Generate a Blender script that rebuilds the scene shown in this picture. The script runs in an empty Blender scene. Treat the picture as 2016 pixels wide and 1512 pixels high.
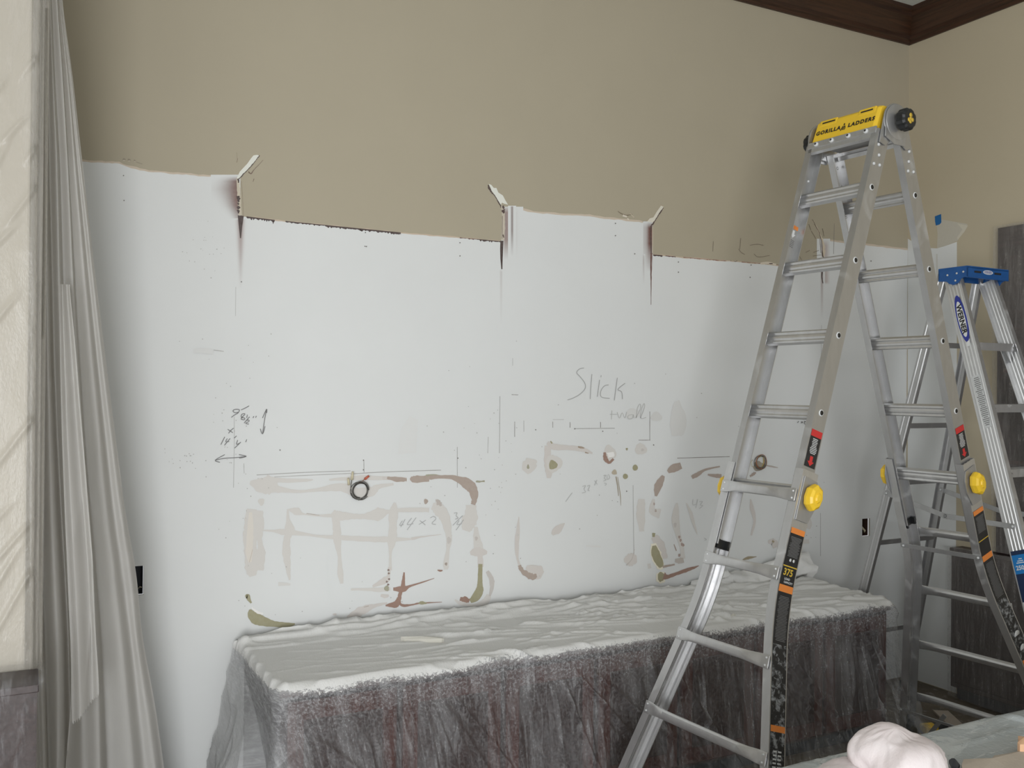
import bpy, bmesh, math, random
import numpy as np
from math import sin, cos, pi, radians, sqrt
from mathutils import Vector, Matrix
random.seed(7)
rng = np.random.RandomState(11)
SC = bpy.context.scene

# ------------------------------------------------------------------ camera
FPX, YAW, PITCH, ROLL, HC = 1827.0, radians(62.5), radians(0.282), 0.009, 1.75
_F0 = Vector((cos(YAW), sin(YAW), 0)); _R0 = Vector((sin(YAW), -cos(YAW), 0)); _Z = Vector((0, 0, 1))
CF = _F0 * cos(PITCH) + _Z * sin(PITCH)
_U0 = _R0.cross(CF)
CR = _R0 * cos(ROLL) + _U0 * sin(ROLL)
CU = _U0 * cos(ROLL) - _R0 * sin(ROLL)
CO = Vector((0, 0, HC))
cd = bpy.data.cameras.new('camera'); cam = bpy.data.objects.new('camera', cd)
SC.collection.objects.link(cam); SC.camera = cam
cd.sensor_width = 36.0; cd.lens = 36.0 * FPX / 2016.0; cd.clip_start = 0.05
m3 = Matrix((CR, CU, -CF)).transposed()
cam.matrix_world = Matrix.Translation(CO) @ m3.to_4x4()

# ------------------------------------------------------------------ world, lights, exposure
W_ = bpy.data.worlds.new('world'); SC.world = W_; W_.use_nodes = True
bg = W_.node_tree.nodes['Background']; bg.inputs[0].default_value = (0.93, 0.96, 1.0, 1); bg.inputs[1].default_value = 0.75
def area(name, loc, target, sx, sy, power, col):
    l = bpy.data.lights.new(name, 'AREA'); l.shape = 'RECTANGLE'; l.size = sx; l.size_y = sy; l.energy = power; l.color = col
    o = bpy.data.objects.new(name, l); SC.collection.objects.link(o); o.location = loc
    o.rotation_euler = (Vector(target) - Vector(loc)).to_track_quat('-Z', 'Y').to_euler(); return o
area('window_daylight', (-1.62, -0.6, 1.45), (3.0, 0.0, 1.35), 2.6, 2.1, 58, (0.95, 0.98, 1.0))
area('garden_door_daylight', (-0.95, -2.6, 1.3), (0.4, 3.9, 1.1), 1.3, 2.2, 145, (0.97, 0.99, 1.0))
SC.view_settings.view_transform = 'Standard'; SC.view_settings.look = 'None'
SC.view_settings.exposure = 0.3; SC.view_settings.gamma = 1.0; SC.view_settings.use_curve_mapping = False

# ------------------------------------------------------------------ room dimensions
YW, XR, ZC = 3.95, 4.80, 4.068

# the point where the sight line of a pixel of the photo meets a plane of the room
def ray(px, py): return CF + CR * ((px - 1008) / FPX) - CU * ((py - 756) / FPX)
def onp(px, py, n, d):
    v = ray(px, py); n = Vector(n); t = (d - n.dot(CO)) / n.dot(v); return CO + v * t
def onY(px, py, y=YW): return onp(px, py, (0, 1, 0), y)
def onX(px, py, x=XR): return onp(px, py, (1, 0, 0), x)
def onZ(px, py, z): return onp(px, py, (0, 0, 1), z)

# ------------------------------------------------------------------ helpers
class MB:
    def __init__(s): s.v = []; s.f = []; s.m = []; s.sm = []; s.c = []; s.g = []
    def add(s, vs, fs, mi=0, smooth=False, col=None):
        s.g.append((len(s.v), len(s.v) + len(vs), len(s.f), len(s.f) + len(fs)))
        b = len(s.v); s.v += [tuple(v) for v in vs]; s.f += [tuple(i + b for i in f) for f in fs]
        s.m += [mi] * len(fs); s.sm += [smooth] * len(fs)
        if col is None: col = (1, 1, 1, 1)
        s.c += ([tuple(col)] * len(vs) if not hasattr(col[0], '__len__') else [tuple(c) for c in col])
    def box(s, O, A, B, C, mi=0):          # O centre; A, B, C half-axis vectors
        O, A, B, C = map(Vector, (O, A, B, C)); vs = []
        for i in (-1, 1):
            for j in (-1, 1):
                for k in (-1, 1): vs.append(O + A * i + B * j + C * k)
        fs = [(0, 1, 3, 2), (4, 6, 7, 5), (0, 4, 5, 1), (2, 3, 7, 6), (0, 2, 6, 4), (1, 5, 7, 3)]
        if A.cross(B).dot(C) < 0: fs = [f[::-1] for f in fs]
        s.add(vs, fs, mi)
    def aabb(s, a, b, mi=0):
        a = Vector(a); b = Vector(b); c = (a + b) / 2; h = (b - a) / 2
        s.box(c, (h.x, 0, 0), (0, h.y, 0), (0, 0, h.z), mi)
    def sweep(s, prof, frames, mi=0, smooth=False, caps=True):
        n = len(prof); vs = []
        for fr in frames:
            O, A, B = fr[:3]; k = fr[3] if len(fr) > 3 else 1.0
            ka, kb = (k if hasattr(k, '__len__') else (k, k))
            for a, b in prof: vs.append(Vector(O) + Vector(A) * a * ka + Vector(B) * b * kb)
        fs = []
        for i in range(len(frames) - 1):
            for j in range(n):
                j2 = (j + 1) % n; fs.append((i * n + j, i * n + j2, (i + 1) * n + j2, (i + 1) * n + j))
        if caps: fs.append(tuple(range(n))[::-1]); fs.append(tuple((len(frames) - 1) * n + i for i in range(n)))
        s.add(vs, fs, mi, smooth)
    def cyl(s, a, b, r, r2=None, n=16, mi=0, smooth=True):
        a = Vector(a); b = Vector(b); d = (b - a).normalized(); A = d.orthogonal().normalized(); B = d.cross(A)
        r2 = r if r2 is None else r2
        pr = [(cos(2 * pi * i / n), sin(2 * pi * i / n)) for i in range(n)]
        s.sweep(pr, [(a, A, B, r), (b, A, B, r2)], mi, smooth)
    def tube(s, pts, r, n=8, mi=0):
        pts = [Vector(p) for p in pts]; fr = []; A = None
        for i, p in enumerate(pts):
            d = (pts[min(i + 1, len(pts) - 1)] - pts[max(i - 1, 0)]).normalized()
            A = d.orthogonal().normalized() if A is None else (A - d * A.dot(d)).normalized()
            fr.append((p, A, d.cross(A), r))
        s.sweep([(cos(2 * pi * i / n), sin(2 * pi * i / n)) for i in range(n)], fr, mi, True)
    def grid(s, P, mi=0, smooth=True, col=None, flip=False):
        P = np.asarray(P); a, b = P.shape[:2]; vs = P.reshape(-1, 3).tolist(); fs = []
        for i in range(a - 1):
            for j in range(b - 1):
                q = (i * b + j, i * b + j + 1, (i + 1) * b + j + 1, (i + 1) * b + j); fs.append(q[::-1] if flip else q)
        s.add(vs, fs, mi, smooth, col)

BASE = {}
def link(o): SC.collection.objects.link(o); return o
SPLIT = {'rivet', 'rung_sleeve', 'rung_hole', 'tool_ledge', 'cover_slot', 'bolt', 'bolt_socket', 'tool_slot', 'step_brace', 'label_stripe', 'door', 'rail_trim', 'cover_rim', 'size_label', 'label_band', 'label_symbol'}
def obj(name, mb, mats, parent=None, **k):
    if name in SPLIT and len(mb.g) > 1:
        for (v0, v1, f0, f1) in mb.g:
            q = MB(); q.v = mb.v[v0:v1]; q.f = [tuple(i - v0 for i in f) for f in mb.f[f0:f1]]; q.m = mb.m[f0:f1]; q.sm = mb.sm[f0:f1]; q.c = mb.c[v0:v1]; q.g = [0]
            o = obj1(name, q, mats, parent, **k); ALLSPLIT.append(o)
        return o
    return obj1(name, mb, mats, parent, **k)
ALLSPLIT = []
def obj1(name, mb, mats, parent=None, bevel=0, colattr=False, solid=0, fixn=False):
    off = BASE[parent.name] if parent is not None else Vector((0, 0, 0))
    me = bpy.data.meshes.new(name)
    me.from_pydata([tuple(Vector(v) - off) for v in mb.v], [], mb.f)
    for m in (mats if isinstance(mats, (list, tuple)) else [mats]): me.materials.append(m)
    me.polygons.foreach_set('material_index', mb.m); me.polygons.foreach_set('use_smooth', mb.sm)
    if colattr:
        ca = me.color_attributes.new('col', 'FLOAT_COLOR', 'POINT')
        ca.data.foreach_set('color', np.array(mb.c, dtype=np.float32).ravel())
    me.update()
    if fixn:
        bm = bmesh.new(); bm.from_mesh(me); bmesh.ops.recalc_face_normals(bm, faces=bm.faces); bm.to_mesh(me); bm.free()
    o = link(bpy.data.objects.new(name, me))
    if parent is not None: o.parent = parent
    else: BASE[o.name] = Vector((0, 0, 0))
    if bevel:
        md = o.modifiers.new('bevel', 'BEVEL'); md.width = bevel; md.segments = 2; md.limit_method = 'ANGLE'; md.angle_limit = radians(40)
    if solid:
        md = o.modifiers.new('solid', 'SOLIDIFY'); md.thickness = solid; md.offset = 0
    return o
def sub(name, mb, mats, parent, root, **k):       # a sub-part: parent is a mesh part, root the thing
    ALLSPLIT.clear(); o = obj(name, mb, mats, root, **k); o.parent = parent
    for q in ALLSPLIT: q.parent = parent
    return o
def tag(o, label, cat, group=None):
    o['label'] = label; o['category'] = cat
    if group: o['group'] = group
    return o
def thing(name, loc, label, cat, group=None):
    o = link(bpy.data.objects.new(name, None)); o.location = loc; o.empty_display_size = 0.1
    BASE[o.name] = Vector(loc); return tag(o, label, cat, group)
def recenter(o):                                   # origin of a one-mesh thing to its base
    me = o.data; co = np.empty(len(me.vertices) * 3); me.vertices.foreach_get('co', co); co = co.reshape(-1, 3)
    c = (co.min(0) + co.max(0)) / 2; c[2] = co[:, 2].min(); me.vertices.foreach_set('co', (co - c).ravel()); o.location = c.tolist(); me.update(); return o
def struct(o): o['kind'] = 'structure'; return o

def text_mesh(txt, size, bold=0.0, align='CENTER', space=1.0):
    cu = bpy.data.curves.new('t', 'FONT'); cu.body = txt; cu.size = size; cu.align_x = align; cu.align_y = 'CENTER'
    cu.offset = bold; cu.space_character = space; cu.resolution_u = 3
    o = link(bpy.data.objects.new('t', cu)); dg = bpy.context.evaluated_depsgraph_get(); me = bpy.data.meshes.new_from_object(o.evaluated_get(dg))
    vs = [v.co.copy() for v in me.vertices]; fs = [tuple(p.vertices) for p in me.polygons]
    bpy.data.objects.remove(o); bpy.data.curves.remove(cu); bpy.data.meshes.remove(me)
    return vs, fs
def put_text(mb, txt, O, X, Y, size, bold=0, mi=0, sx=1.0, **k):
    vs, fs = text_mesh(txt, size, bold, **k); O, X, Y = Vector(O), Vector(X), Vector(Y)
    mb.add([O + X * v.x * sx + Y * v.y for v in vs], fs, mi)

# ------------------------------------------------------------------ materials
def s2l(c): return tuple(((x / 255) / 12.92 if x / 255 <= 0.04045 else ((x / 255 + 0.055) / 1.055) ** 2.4) for x in c)
class NT:
    def __init__(s, name):
        s.m = bpy.data.materials.new(name); s.m.use_nodes = True; s.t = s.m.node_tree; s.t.nodes.clear()
        s.out = s.n('ShaderNodeOutputMaterial')
    def n(s, ty, **k):
        nd = s.t.nodes.new(ty)
        for a, b in k.items(): setattr(nd, a, b)
        return nd
    def l(s, a, b): s.t.links.new(a, b)
    def val(s, sock, v):
        if hasattr(v, 'links'): s.l(v, sock)
        else: sock.default_value = v
    def math(s, op, a, b=0.0, c=None, clamp=False):
        nd = s.n('ShaderNodeMath', operation=op, use_clamp=clamp); s.val(nd.inputs[0], a); s.val(nd.inputs[1], b)
        if c is not None: s.val(nd.inputs[2], c)
        return nd.outputs[0]
    def noise(s, vec, scale, detail=3, rough=0.55, dist=0.0):
        nd = s.n('ShaderNodeTexNoise'); nd.inputs['Scale'].default_value = scale; nd.inputs['Detail'].default_value = detail
        nd.inputs['Roughness'].default_value = rough; nd.inputs['Distortion'].default_value = dist
        if vec is not None: s.l(vec, nd.inputs['Vector'])
        return nd.outputs[0]
    def ramp(s, f, pts):
        nd = s.n('ShaderNodeValToRGB'); e = nd.color_ramp.elements
        while len(e) < len(pts): e.new(0.5)
        for el, (p, c) in zip(e, pts): el.position = p; el.color = (*c, 1) if len(c) == 3 else c
        s.val(nd.inputs[0], f); return nd.outputs[0]
    def rng(s, f, a, b, c=0.0, d=1.0, smooth=False):
        nd = s.n('ShaderNodeMapRange', interpolation_type='SMOOTHSTEP' if smooth else 'LINEAR')
        for i, v in enumerate((f, a, b, c, d)): s.val(nd.inputs[i], v)
        return nd.outputs[0]
    def mix(s, f, a, b):
        nd = s.n('ShaderNodeMix', data_type='RGBA'); s.val(nd.inputs[0], f)
        for i, c in ((6, a), (7, b)):
            if hasattr(c, 'links'): s.l(c, nd.inputs[i])
            else: nd.inputs[i].default_value = (*c[:3], 1)
        return nd.outputs[2]
    def coord(s, which='Object', scale=(1, 1, 1), rot=(0, 0, 0)):
        tc = s.n('ShaderNodeTexCoord'); mp = s.n('ShaderNodeMapping'); mp.inputs['Scale'].default_value = scale
        mp.inputs['Rotation'].default_value = rot; s.l(tc.outputs[which], mp.inputs[0]); return mp.outputs[0]
    def bump(s, h, strength=0.3, dist=0.005):
        nd = s.n('ShaderNodeBump'); nd.inputs['Strength'].default_value = strength; nd.inputs['Distance'].default_value = dist
        s.l(h, nd.inputs['Height']); return nd.outputs[0]
    def bsdf(s, col, rough=0.5, metal=0.0, normal=None, spec=0.5, coat=0.0):
        nd = s.n('ShaderNodeBsdfPrincipled')
        if hasattr(col, 'links'): s.l(col, nd.inputs['Base Color'])
        else: nd.inputs['Base Color'].default_value = (*col[:3], 1)
        s.val(nd.inputs['Roughness'], rough); s.val(nd.inputs['Metallic'], metal)
        nd.inputs['Specular IOR Level'].default_value = spec; nd.inputs['Coat Weight'].default_value = coat
        if normal is not None: s.l(normal, nd.inputs['Normal'])
        return nd.outputs[0]
    def done(s, sh): s.l(sh, s.out.inputs[0]); return s.m
def plain(name, col, rough=0.6, metal=0.0, var=0.06, scale=12.0, bump=0.0, spec=0.5):
    t = NT(name); co = t.coord(); nz = t.noise(co, scale, 4)
    a = tuple(max(0, c * (1 - var)) for c in col); b = tuple(min(1, c * (1 + var)) for c in col)
    c = t.mix(nz, a, b); nm = t.bump(t.noise(co, scale * 12, 3), bump, 0.002) if bump else None
    return t.done(t.bsdf(c, rough, metal, nm, spec))

TANC = (0.437, 0.388, 0.293); WHT = (0.74, 0.75, 0.745)
M = {}
M['tan'] = plain('tan_wall_paint', TANC, 0.62, var=0.035, scale=3.0, bump=0.08, spec=0.3)
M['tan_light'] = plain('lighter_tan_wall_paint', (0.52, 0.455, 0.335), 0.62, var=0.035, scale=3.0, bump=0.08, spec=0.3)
M['primer'] = plain('white_primer', WHT, 0.55, var=0.03, scale=2.5, bump=0.05, spec=0.3)
M['cream'] = plain('cream_wall_paint', (0.42, 0.385, 0.32), 0.6, var=0.03, scale=3.0, bump=0.08, spec=0.3)
M['ceiling'] = plain('ceiling_paint', (0.6, 0.62, 0.58), 0.7)
def stain(name, base):
    t = NT(name); ca = t.n('ShaderNodeVertexColor', layer_name='col'); co = t.coord()
    nz = t.noise(co, 60, 4); c = t.mix(t.math('MULTIPLY', nz, 0.16), ca.outputs[0], (0.75, 0.74, 0.72))
    nb = t.noise(co, 2.5 if base is WHT else 3.0, 4); v = 0.03 if base is WHT else 0.035
    g_ = t.mix(nb, tuple(q * (1 - v) for q in base), tuple(q * (1 + v) for q in base)); c = t.mix(ca.outputs[1], g_, c)
    return t.done(t.bsdf(c, 0.55 if base is WHT else 0.62, spec=0.3))
M['stain'] = stain('stain_on_primer', WHT); M['stain_tan'] = stain('stain_on_tan', TANC)
def wood(name, a, b, axis, rough=0.45):
    t = NT(name); sc = {'x': (1.2, 22, 22), 'y': (22, 1.2, 22), 'z': (22, 22, 1.2)}[axis]
    co = t.coord(scale=sc); nz = t.noise(co, 1.6, 6, 0.65, 1.2); n2 = t.noise(co, 7, 3)
    f = t.math('ADD', t.math('MULTIPLY', nz, 0.75), t.math('MULTIPLY', n2, 0.3))
    c = t.ramp(f, [(0.3, a), (0.72, b)]); return t.done(t.bsdf(c, rough, 0, t.bump(f, 0.15, 0.003)))
M['crown_x'] = wood('dark_stained_wood_along_back', (0.014, 0.007, 0.004), (0.07, 0.029, 0.014), 'x', 0.4)
M['crown_y'] = wood('dark_stained_wood_along_side', (0.014, 0.007, 0.004), (0.07, 0.029, 0.014), 'y', 0.4)
M['cherry'] = wood('reddish_cabinet_wood', (0.028, 0.011, 0.009), (0.095, 0.034, 0.026), 'z', 0.4)
M['cherry_dark'] = wood('dark_brown_cabinet_wood', (0.022, 0.015, 0.014), (0.055, 0.034, 0.031), 'y', 0.45)
M['slate'] = plain('dark_recess', (0.03, 0.034, 0.04), 0.6)
def alu(name, col=0.62, rough=0.36, metal=0.75, smear=0.5):
    t = NT(name); co = t.coord(); nz = t.noise(co, 9, 5, 0.6, 0.6); n2 = t.noise(t.coord(scale=(1, 1, 0.2)), 40, 4)
    dust = t.rng(nz, 0.56, 0.74, 0, smear); c = t.mix(n2, (col * 0.82,) * 3, (col, col, col * 1.01)); c = t.mix(dust, c, (0.7, 0.71, 0.7))
    mt = t.math('SUBTRACT', metal, t.math('MULTIPLY', dust, metal))
    r = t.math('ADD', rough, t.math('MULTIPLY', dust, 0.3))
    return t.done(t.bsdf(c, r, mt, t.bump(n2, 0.06, 0.001)))
M['alu'] = alu('aluminium', .72, .36, .85, .5); M['alu2'] = alu('worn_aluminium', 0.58, 0.40, 0.85, 0.3); M['galv'] = alu('galvanised_steel', 0.5, 0.4, 0.7, 0.3)
M['yellow'] = plain('yellow_plastic', (0.86, 0.56, 0.035), 0.4, var=0.06, scale=20)
M['black'] = plain('black_plastic', (0.015, 0.016, 0.017), 0.4, var=0.3)
M['ink'] = plain('black_ink', (0.02, 0.018, 0.015), 0.5)
M['blue'] = plain('blue_plastic', (0.012, 0.09, 0.30), 0.42, var=0.25, scale=18)
M['bluetape'] = plain('blue_tape', (0.01, 0.13, 0.36), 0.6)
M['logo_blue'] = plain('logo_blue', (0.03, 0.045, 0.30), 0.5); M['label_blue'] = plain('label_blue', (0.01, 0.20, 0.55), 0.4)
M['navy'] = plain('label_navy', (0.008, 0.025, 0.08), 0.4)
M['white'] = plain('label_white', (0.75, 0.76, 0.76), 0.5); M['orange'] = plain('label_orange', (0.75, 0.24, 0.05), 0.5)
M['red'] = plain('label_red', (0.55, 0.03, 0.03), 0.5); M['silver'] = plain('silver_print', (0.62, 0.63, 0.63), 0.5)
M['gold'] = plain('gold_print', (0.62, 0.42, 0.05), 0.5); M['graytext'] = plain('grey_print', (0.2, 0.2, 0.2), 0.6)
def blacklabel():
    t = NT('black_label_with_dust'); co = t.coord(); nz = t.noise(co, 45, 5, 0.7, 0.4)
    c = t.mix(t.rng(nz, 0.5, 0.62), (0.02, 0.02, 0.022), (0.30, 0.31, 0.32)); return t.done(t.bsdf(c, 0.4))
M['scuffed'] = blacklabel(); M['blacklabel'] = plain('black_label', (0.018, 0.018, 0.02), 0.35, var=0.4, scale=30)
M['drywall'] = plain('gypsum_paper', (0.62, 0.6, 0.54), 0.85, bump=0.4); M['box_brown'] = plain('rusty_metal_box', (0.06, 0.032, 0.022), 0.6, var=0.5, scale=40)
M['wire'] = plain('grey_wire', (0.14, 0.135, 0.12), 0.5); M['wire_dark'] = plain('dark_wire', (0.035, 0.033, 0.03), 0.5)
M['wire_copper'] = plain('copper_wire', (0.42, 0.2, 0.12), 0.35, 0.5); M['wire_yellow'] = plain('yellow_wire', (0.5, 0.42, 0.12), 0.5)
M['ivory'] = plain('ivory_connector', (0.62, 0.56, 0.4), 0.5); M['redcap'] = plain('red_connector', (0.5, 0.12, 0.07), 0.5)
def floor_mat():
    t = NT('dusty_floor_board'); co = t.coord(); nz = t.noise(co, 3, 6, 0.6); n2 = t.noise(co, 25, 4)
    c = t.ramp(nz, [(0.3, (0.09, 0.07, 0.05)), (0.7, (0.20, 0.165, 0.125))]); c = t.mix(t.rng(n2, 0.55, 0.7, 0, 0.5), c, (0.4, 0.38, 0.35))
    return t.done(t.bsdf(c, 0.7))
M['floor'] = floor_mat()

def film(name, kind):
    """thin translucent painter's plastic; UV x runs along the sheet, UV y down it, both in metres"""
    t = NT(name); uv = t.n('ShaderNodeUVMap', uv_map='UVMap'); sep = t.n('ShaderNodeSeparateXYZ'); t.l(uv.outputs[0], sep.inputs[0])
    def mp(scale, rot=0.0):
        m = t.n('ShaderNodeMapping'); m.inputs['Scale'].default_value = scale; m.inputs['Rotation'].default_value = (0, 0, rot); t.l(uv.outputs[0], m.inputs[0]); return m.outputs[0]
    U, V = sep.outputs[0], sep.outputs[1]
    streak = t.noise(mp((9, 1.3, 1), 0.12), 1.6, 4, 0.6, 0.5)
    streak2 = t.noise(mp((30, 3.5, 1), -0.25), 1.5, 4, 0.65, 0.7)
    speck = t.noise(mp((1, 1, 1)), 95, 5, 0.75, 0.6); cloud = t.noise(mp((1, 1, 1)), 5, 4, 0.6)
    fine = t.noise(mp((60, 22, 1), 0.5), 3.0, 3, 0.6)
    if kind == 'credenza':
        base = t.math('ADD', t.math('MULTIPLY', t.rng(streak, 0.45, 0.78), 0.22), t.math('MULTIPLY', t.rng(streak2, 0.52, 0.75), 0.26))
        scr = t.noise(mp((70, 16, 1), -0.35), 2.0, 5, 0.7, 1.0); scr2 = t.noise(mp((70, 16, 1), 0.55), 2.0, 5, 0.7, 1.0)
        base = t.math('ADD', base, t.math('MULTIPLY', t.rng(speck, 0.45, 0.72), t.rng(V, 0.69, 0.85, 0.60, 0.16)))
        base = t.math('ADD', base, t.math('MULTIPLY', t.math('MAXIMUM', t.rng(scr, 0.55, 0.75), t.rng(scr2, 0.58, 0.75)), 0.22))
        base = t.math('ADD', base, t.math('MULTIPLY', t.rng(cloud, 0.3, 0.7), 0.12))
        # joint dust has settled on the level part: edge of the dust is ragged
        edge = t.math('ADD', V, t.math('MULTIPLY', t.math('SUBTRACT', speck, 0.5), 0.13))
        edge = t.math('ADD', edge, t.math('MULTIPLY', t.math('SUBTRACT', cloud, 0.5), 0.08))
        base = t.math('ADD', base, t.math('MULTIPLY', t.rng(U, 0.70, 1.05, 0.42, 0.0, True), t.rng(cloud, 0.2, 0.7, 0.5, 1.0)))
        dust = t.rng(edge, 0.668, 0.688, 1.0, 0.0, True)
        grey = t.rng(V, 0.67, 0.80, 0.12, 0.0)
        a = t.math('MAXIMUM', t.math('ADD', base, grey), t.math('MULTIPLY', dust, 0.97), clamp=True)
        col = t.mix(dust, (0.62, 0.625, 0.64), (0.83, 0.825, 0.81))
        rough = t.rng(dust, 0, 1, 0.3, 0.75)
    elif kind == 'curtain':
        a = t.math('ADD', 0.86, t.math('MULTIPLY', streak, 0.12), clamp=True); col = t.mix(cloud, (0.74, 0.72, 0.69), (0.80, 0.785, 0.76)); rough = 0.4
    elif kind == 'clear':
        a = t.math('ADD', 0.34, t.math('MULTIPLY', t.rng(streak, 0.5, 0.75), 0.25), clamp=True); col = (0.66, 0.625, 0.565); rough = 0.22
    elif kind == 'wrap':
        a = t.math('ADD', 0.05, t.math('MULTIPLY', t.rng(streak2, 0.5, 0.78), 0.34)); a = t.math('ADD', a, t.math('MULTIPLY', t.rng(speck, 0.5, 0.75), 0.10), clamp=True)
        col = (0.5, 0.5, 0.52); rough = 0.25
    elif kind == 'haze':
        a = t.math('ADD', 0.20, t.math('MULTIPLY', t.rng(streak2, 0.45, 0.78), 0.30)); a = t.math('ADD', a, t.math('MULTIPLY', t.rng(fine, 0.45, 0.75), 0.14), clamp=True)
        col = (0.46, 0.44, 0.42); rough = 0.3
    elif kind == 'table':
        n1 = t.noise(mp((1, 1, 1), 0.3), 9, 6, 0.65, 1.2); n2 = t.noise(mp((1.0, 3.0, 1), 0.7), 14, 6, 0.7, 1.5)
        w = t.math('MAXIMUM', t.rng(n1, 0.52, 0.58), t.rng(n2, 0.56, 0.6), clamp=True)
        side = t.rng(U, 0.52, 0.56)
        w = t.math('MULTIPLY', w, t.math('ADD', 0.45, t.math('MULTIPLY', side, 0.55)))
        a = t.math('ADD', 0.90, t.math('MULTIPLY', w, 0.10), clamp=True); col = t.mix(w, t.mix(cloud, (0.46, 0.50, 0.52), (0.68, 0.72, 0.73)), (0.80, 0.82, 0.81)); rough = t.rng(w, 0, 1, 0.2, 0.6)
    elif kind == 'bag':
        a = t.math('ADD', 0.9, 0.0); col = t.mix(cloud, (0.92, 0.80, 0.80), (0.90, 0.87, 0.87)); rough = 0.35
    nm = t.bump(t.math('ADD', t.math('MULTIPLY', streak2, 0.6), fine), {'credenza': 0.35, 'curtain': 0.12, 'clear': 0.3, 'wrap': 0.4, 'haze': 0.4, 'table': 0.35, 'bag': 0.15}[kind], 0.006)
    d = t.bsdf(col, rough, 0, nm, 0.5); tl = t.n('ShaderNodeBsdfTranslucent')
    if hasattr(col, 'links'): t.l(col, tl.inputs[0])
    else: tl.inputs[0].default_value = (*col, 1)
    m1 = t.n('ShaderNodeMixShader'); m1.inputs[0].default_value = {'curtain': 0.5, 'bag': 0.25}.get(kind, 0.12); t.l(d, m1.inputs[1]); t.l(tl.outputs[0], m1.inputs[2])
    tr = t.n('ShaderNodeBsdfTransparent'); m2 = t.n('ShaderNodeMixShader'); t.val(m2.inputs[0], a); t.l(tr.outputs[0], m2.inputs[1]); t.l(m1.outputs[0], m2.inputs[2])
    return t.done(m2.outputs[0])
for k in ('credenza', 'curtain', 'clear', 'wrap', 'haze', 'table', 'bag'): M['film_' + k] = film('plastic_film_' + k, k)

def sheet_obj(name, P, UV, mat, parent=None, solid=0):
    """grid sheet with uv in metres"""
    P = np.asarray(P, float); a, b = P.shape[:2]; off = np.array(BASE[parent.name]) if parent is not None else np.zeros(3)
    me = bpy.data.meshes.new(name); idx = np.arange(a * b).reshape(a, b)
    f = np.stack([idx[:-1, :-1], idx[:-1, 1:], idx[1:, 1:], idx[1:, :-1]], -1).reshape(-1, 4)
    me.from_pydata((P.reshape(-1, 3) - off).tolist(), [], f.tolist())
    uvl = me.uv_layers.new(name='UVMap'); uvl.data.foreach_set('uv', np.asarray(UV, float).reshape(-1, 2)[f.ravel()].ravel())
    me.polygons.foreach_set('use_smooth', [True] * len(f)); me.materials.append(mat); me.update()
    o = link(bpy.data.objects.new(name, me))
    if parent is not None: o.parent = parent
    else: BASE[o.name] = Vector((0, 0, 0))
    return o
def vnoise(x, y, seed=0):
    """smooth 2-d value noise in [0,1]"""
    r = np.random.RandomState(seed); T = r.rand(256, 256); xi = np.floor(x).astype(int); yi = np.floor(y).astype(int); fx = x - xi; fy = y - yi
    fx = fx * fx * (3 - 2 * fx); fy = fy * fy * (3 - 2 * fy); g = lambda i, j: T[i % 256, j % 256]
    return (g(xi, yi) * (1 - fx) + g(xi + 1, yi) * fx) * (1 - fy) + (g(xi, yi + 1) * (1 - fx) + g(xi + 1, yi + 1) * fx) * fy
def ridge(x, y, seed=0): return (1 - np.abs(2 * vnoise(x, y, seed) - 1)) ** 3

# ================================================================== ROOM
HOLES = []
a = onY(264, 1115); b = onY(282.5, 1171); HOLES.append((0.335, b.z, b.x, a.z))
a = onY(1697.5, 1021.5); b = onY(1713, 1055); HOLES.append((a.x, b.z, b.x, a.z))
wb = MB(); GYP = 0.0
xs = sorted({-0.05, XR} | {h[0] for h in HOLES} | {h[2] for h in HOLES}); zs = sorted({0.0, ZC} | {h[1] for h in HOLES} | {h[3] for h in HOLES})
for i in range(len(xs) - 1):
    for j in range(len(zs) - 1):
        cx, cz = (xs[i] + xs[i + 1]) / 2, (zs[j] + zs[j + 1]) / 2
        if any(h[0] < cx < h[2] and h[1] < cz < h[3] for h in HOLES): continue
        wb.add([(xs[i], YW, zs[j]), (xs[i + 1], YW, zs[j]), (xs[i + 1], YW, zs[j + 1]), (xs[i], YW, zs[j + 1])], [(0, 1, 2, 3)], 0)
for (x0, z0, x1, z1) in HOLES:           # gypsum thickness shown inside the cut-outs
    t = 0.014
    for A, B in (((x0, z0), (x1, z0)), ((x1, z0), (x1, z1)), ((x1, z1), (x0, z1)), ((x0, z1), (x0, z0))):
        wb.add([(A[0], YW, A[1]), (B[0], YW, B[1]), (B[0], YW + t, B[1]), (A[0], YW + t, A[1])], [(0, 1, 2, 3)], 3)
LAY = [0.0004]
def wp(px, py, off): p = onY(px, py); return Vector((p.x, YW - off, p.z))
def tri(poly):
    bm = bmesh.new(); vs = [bm.verts.new((p[0], p[1], 0)) for p in poly]; f = bm.faces.new(vs); r = bmesh.ops.triangulate(bm, faces=[f])
    bm.verts.index_update(); out = [tuple(v.index for v in f.verts) for f in bm.faces]; bm.free(); return out
WLX = [110, 165, 235, 285, 350, 440, 467, 468, 478, 485, 600, 790, 985, 991, 992, 1020, 1110, 1200, 1265, 1268, 1282, 1284, 1400, 1525, 1617, 1621, 1624, 1720, 1789]
WLY = [303, 317, 321, 336, 342, 347, 351, 352, 426, 427, 440, 459, 476, 476, 408, 411, 422, 430, 437, 440, 441, 502, 512, 522, 530, 530, 472, 484, 492]
def tanside(x, y): return y < float(np.interp(x, WLX, WLY)) + 1
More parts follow.
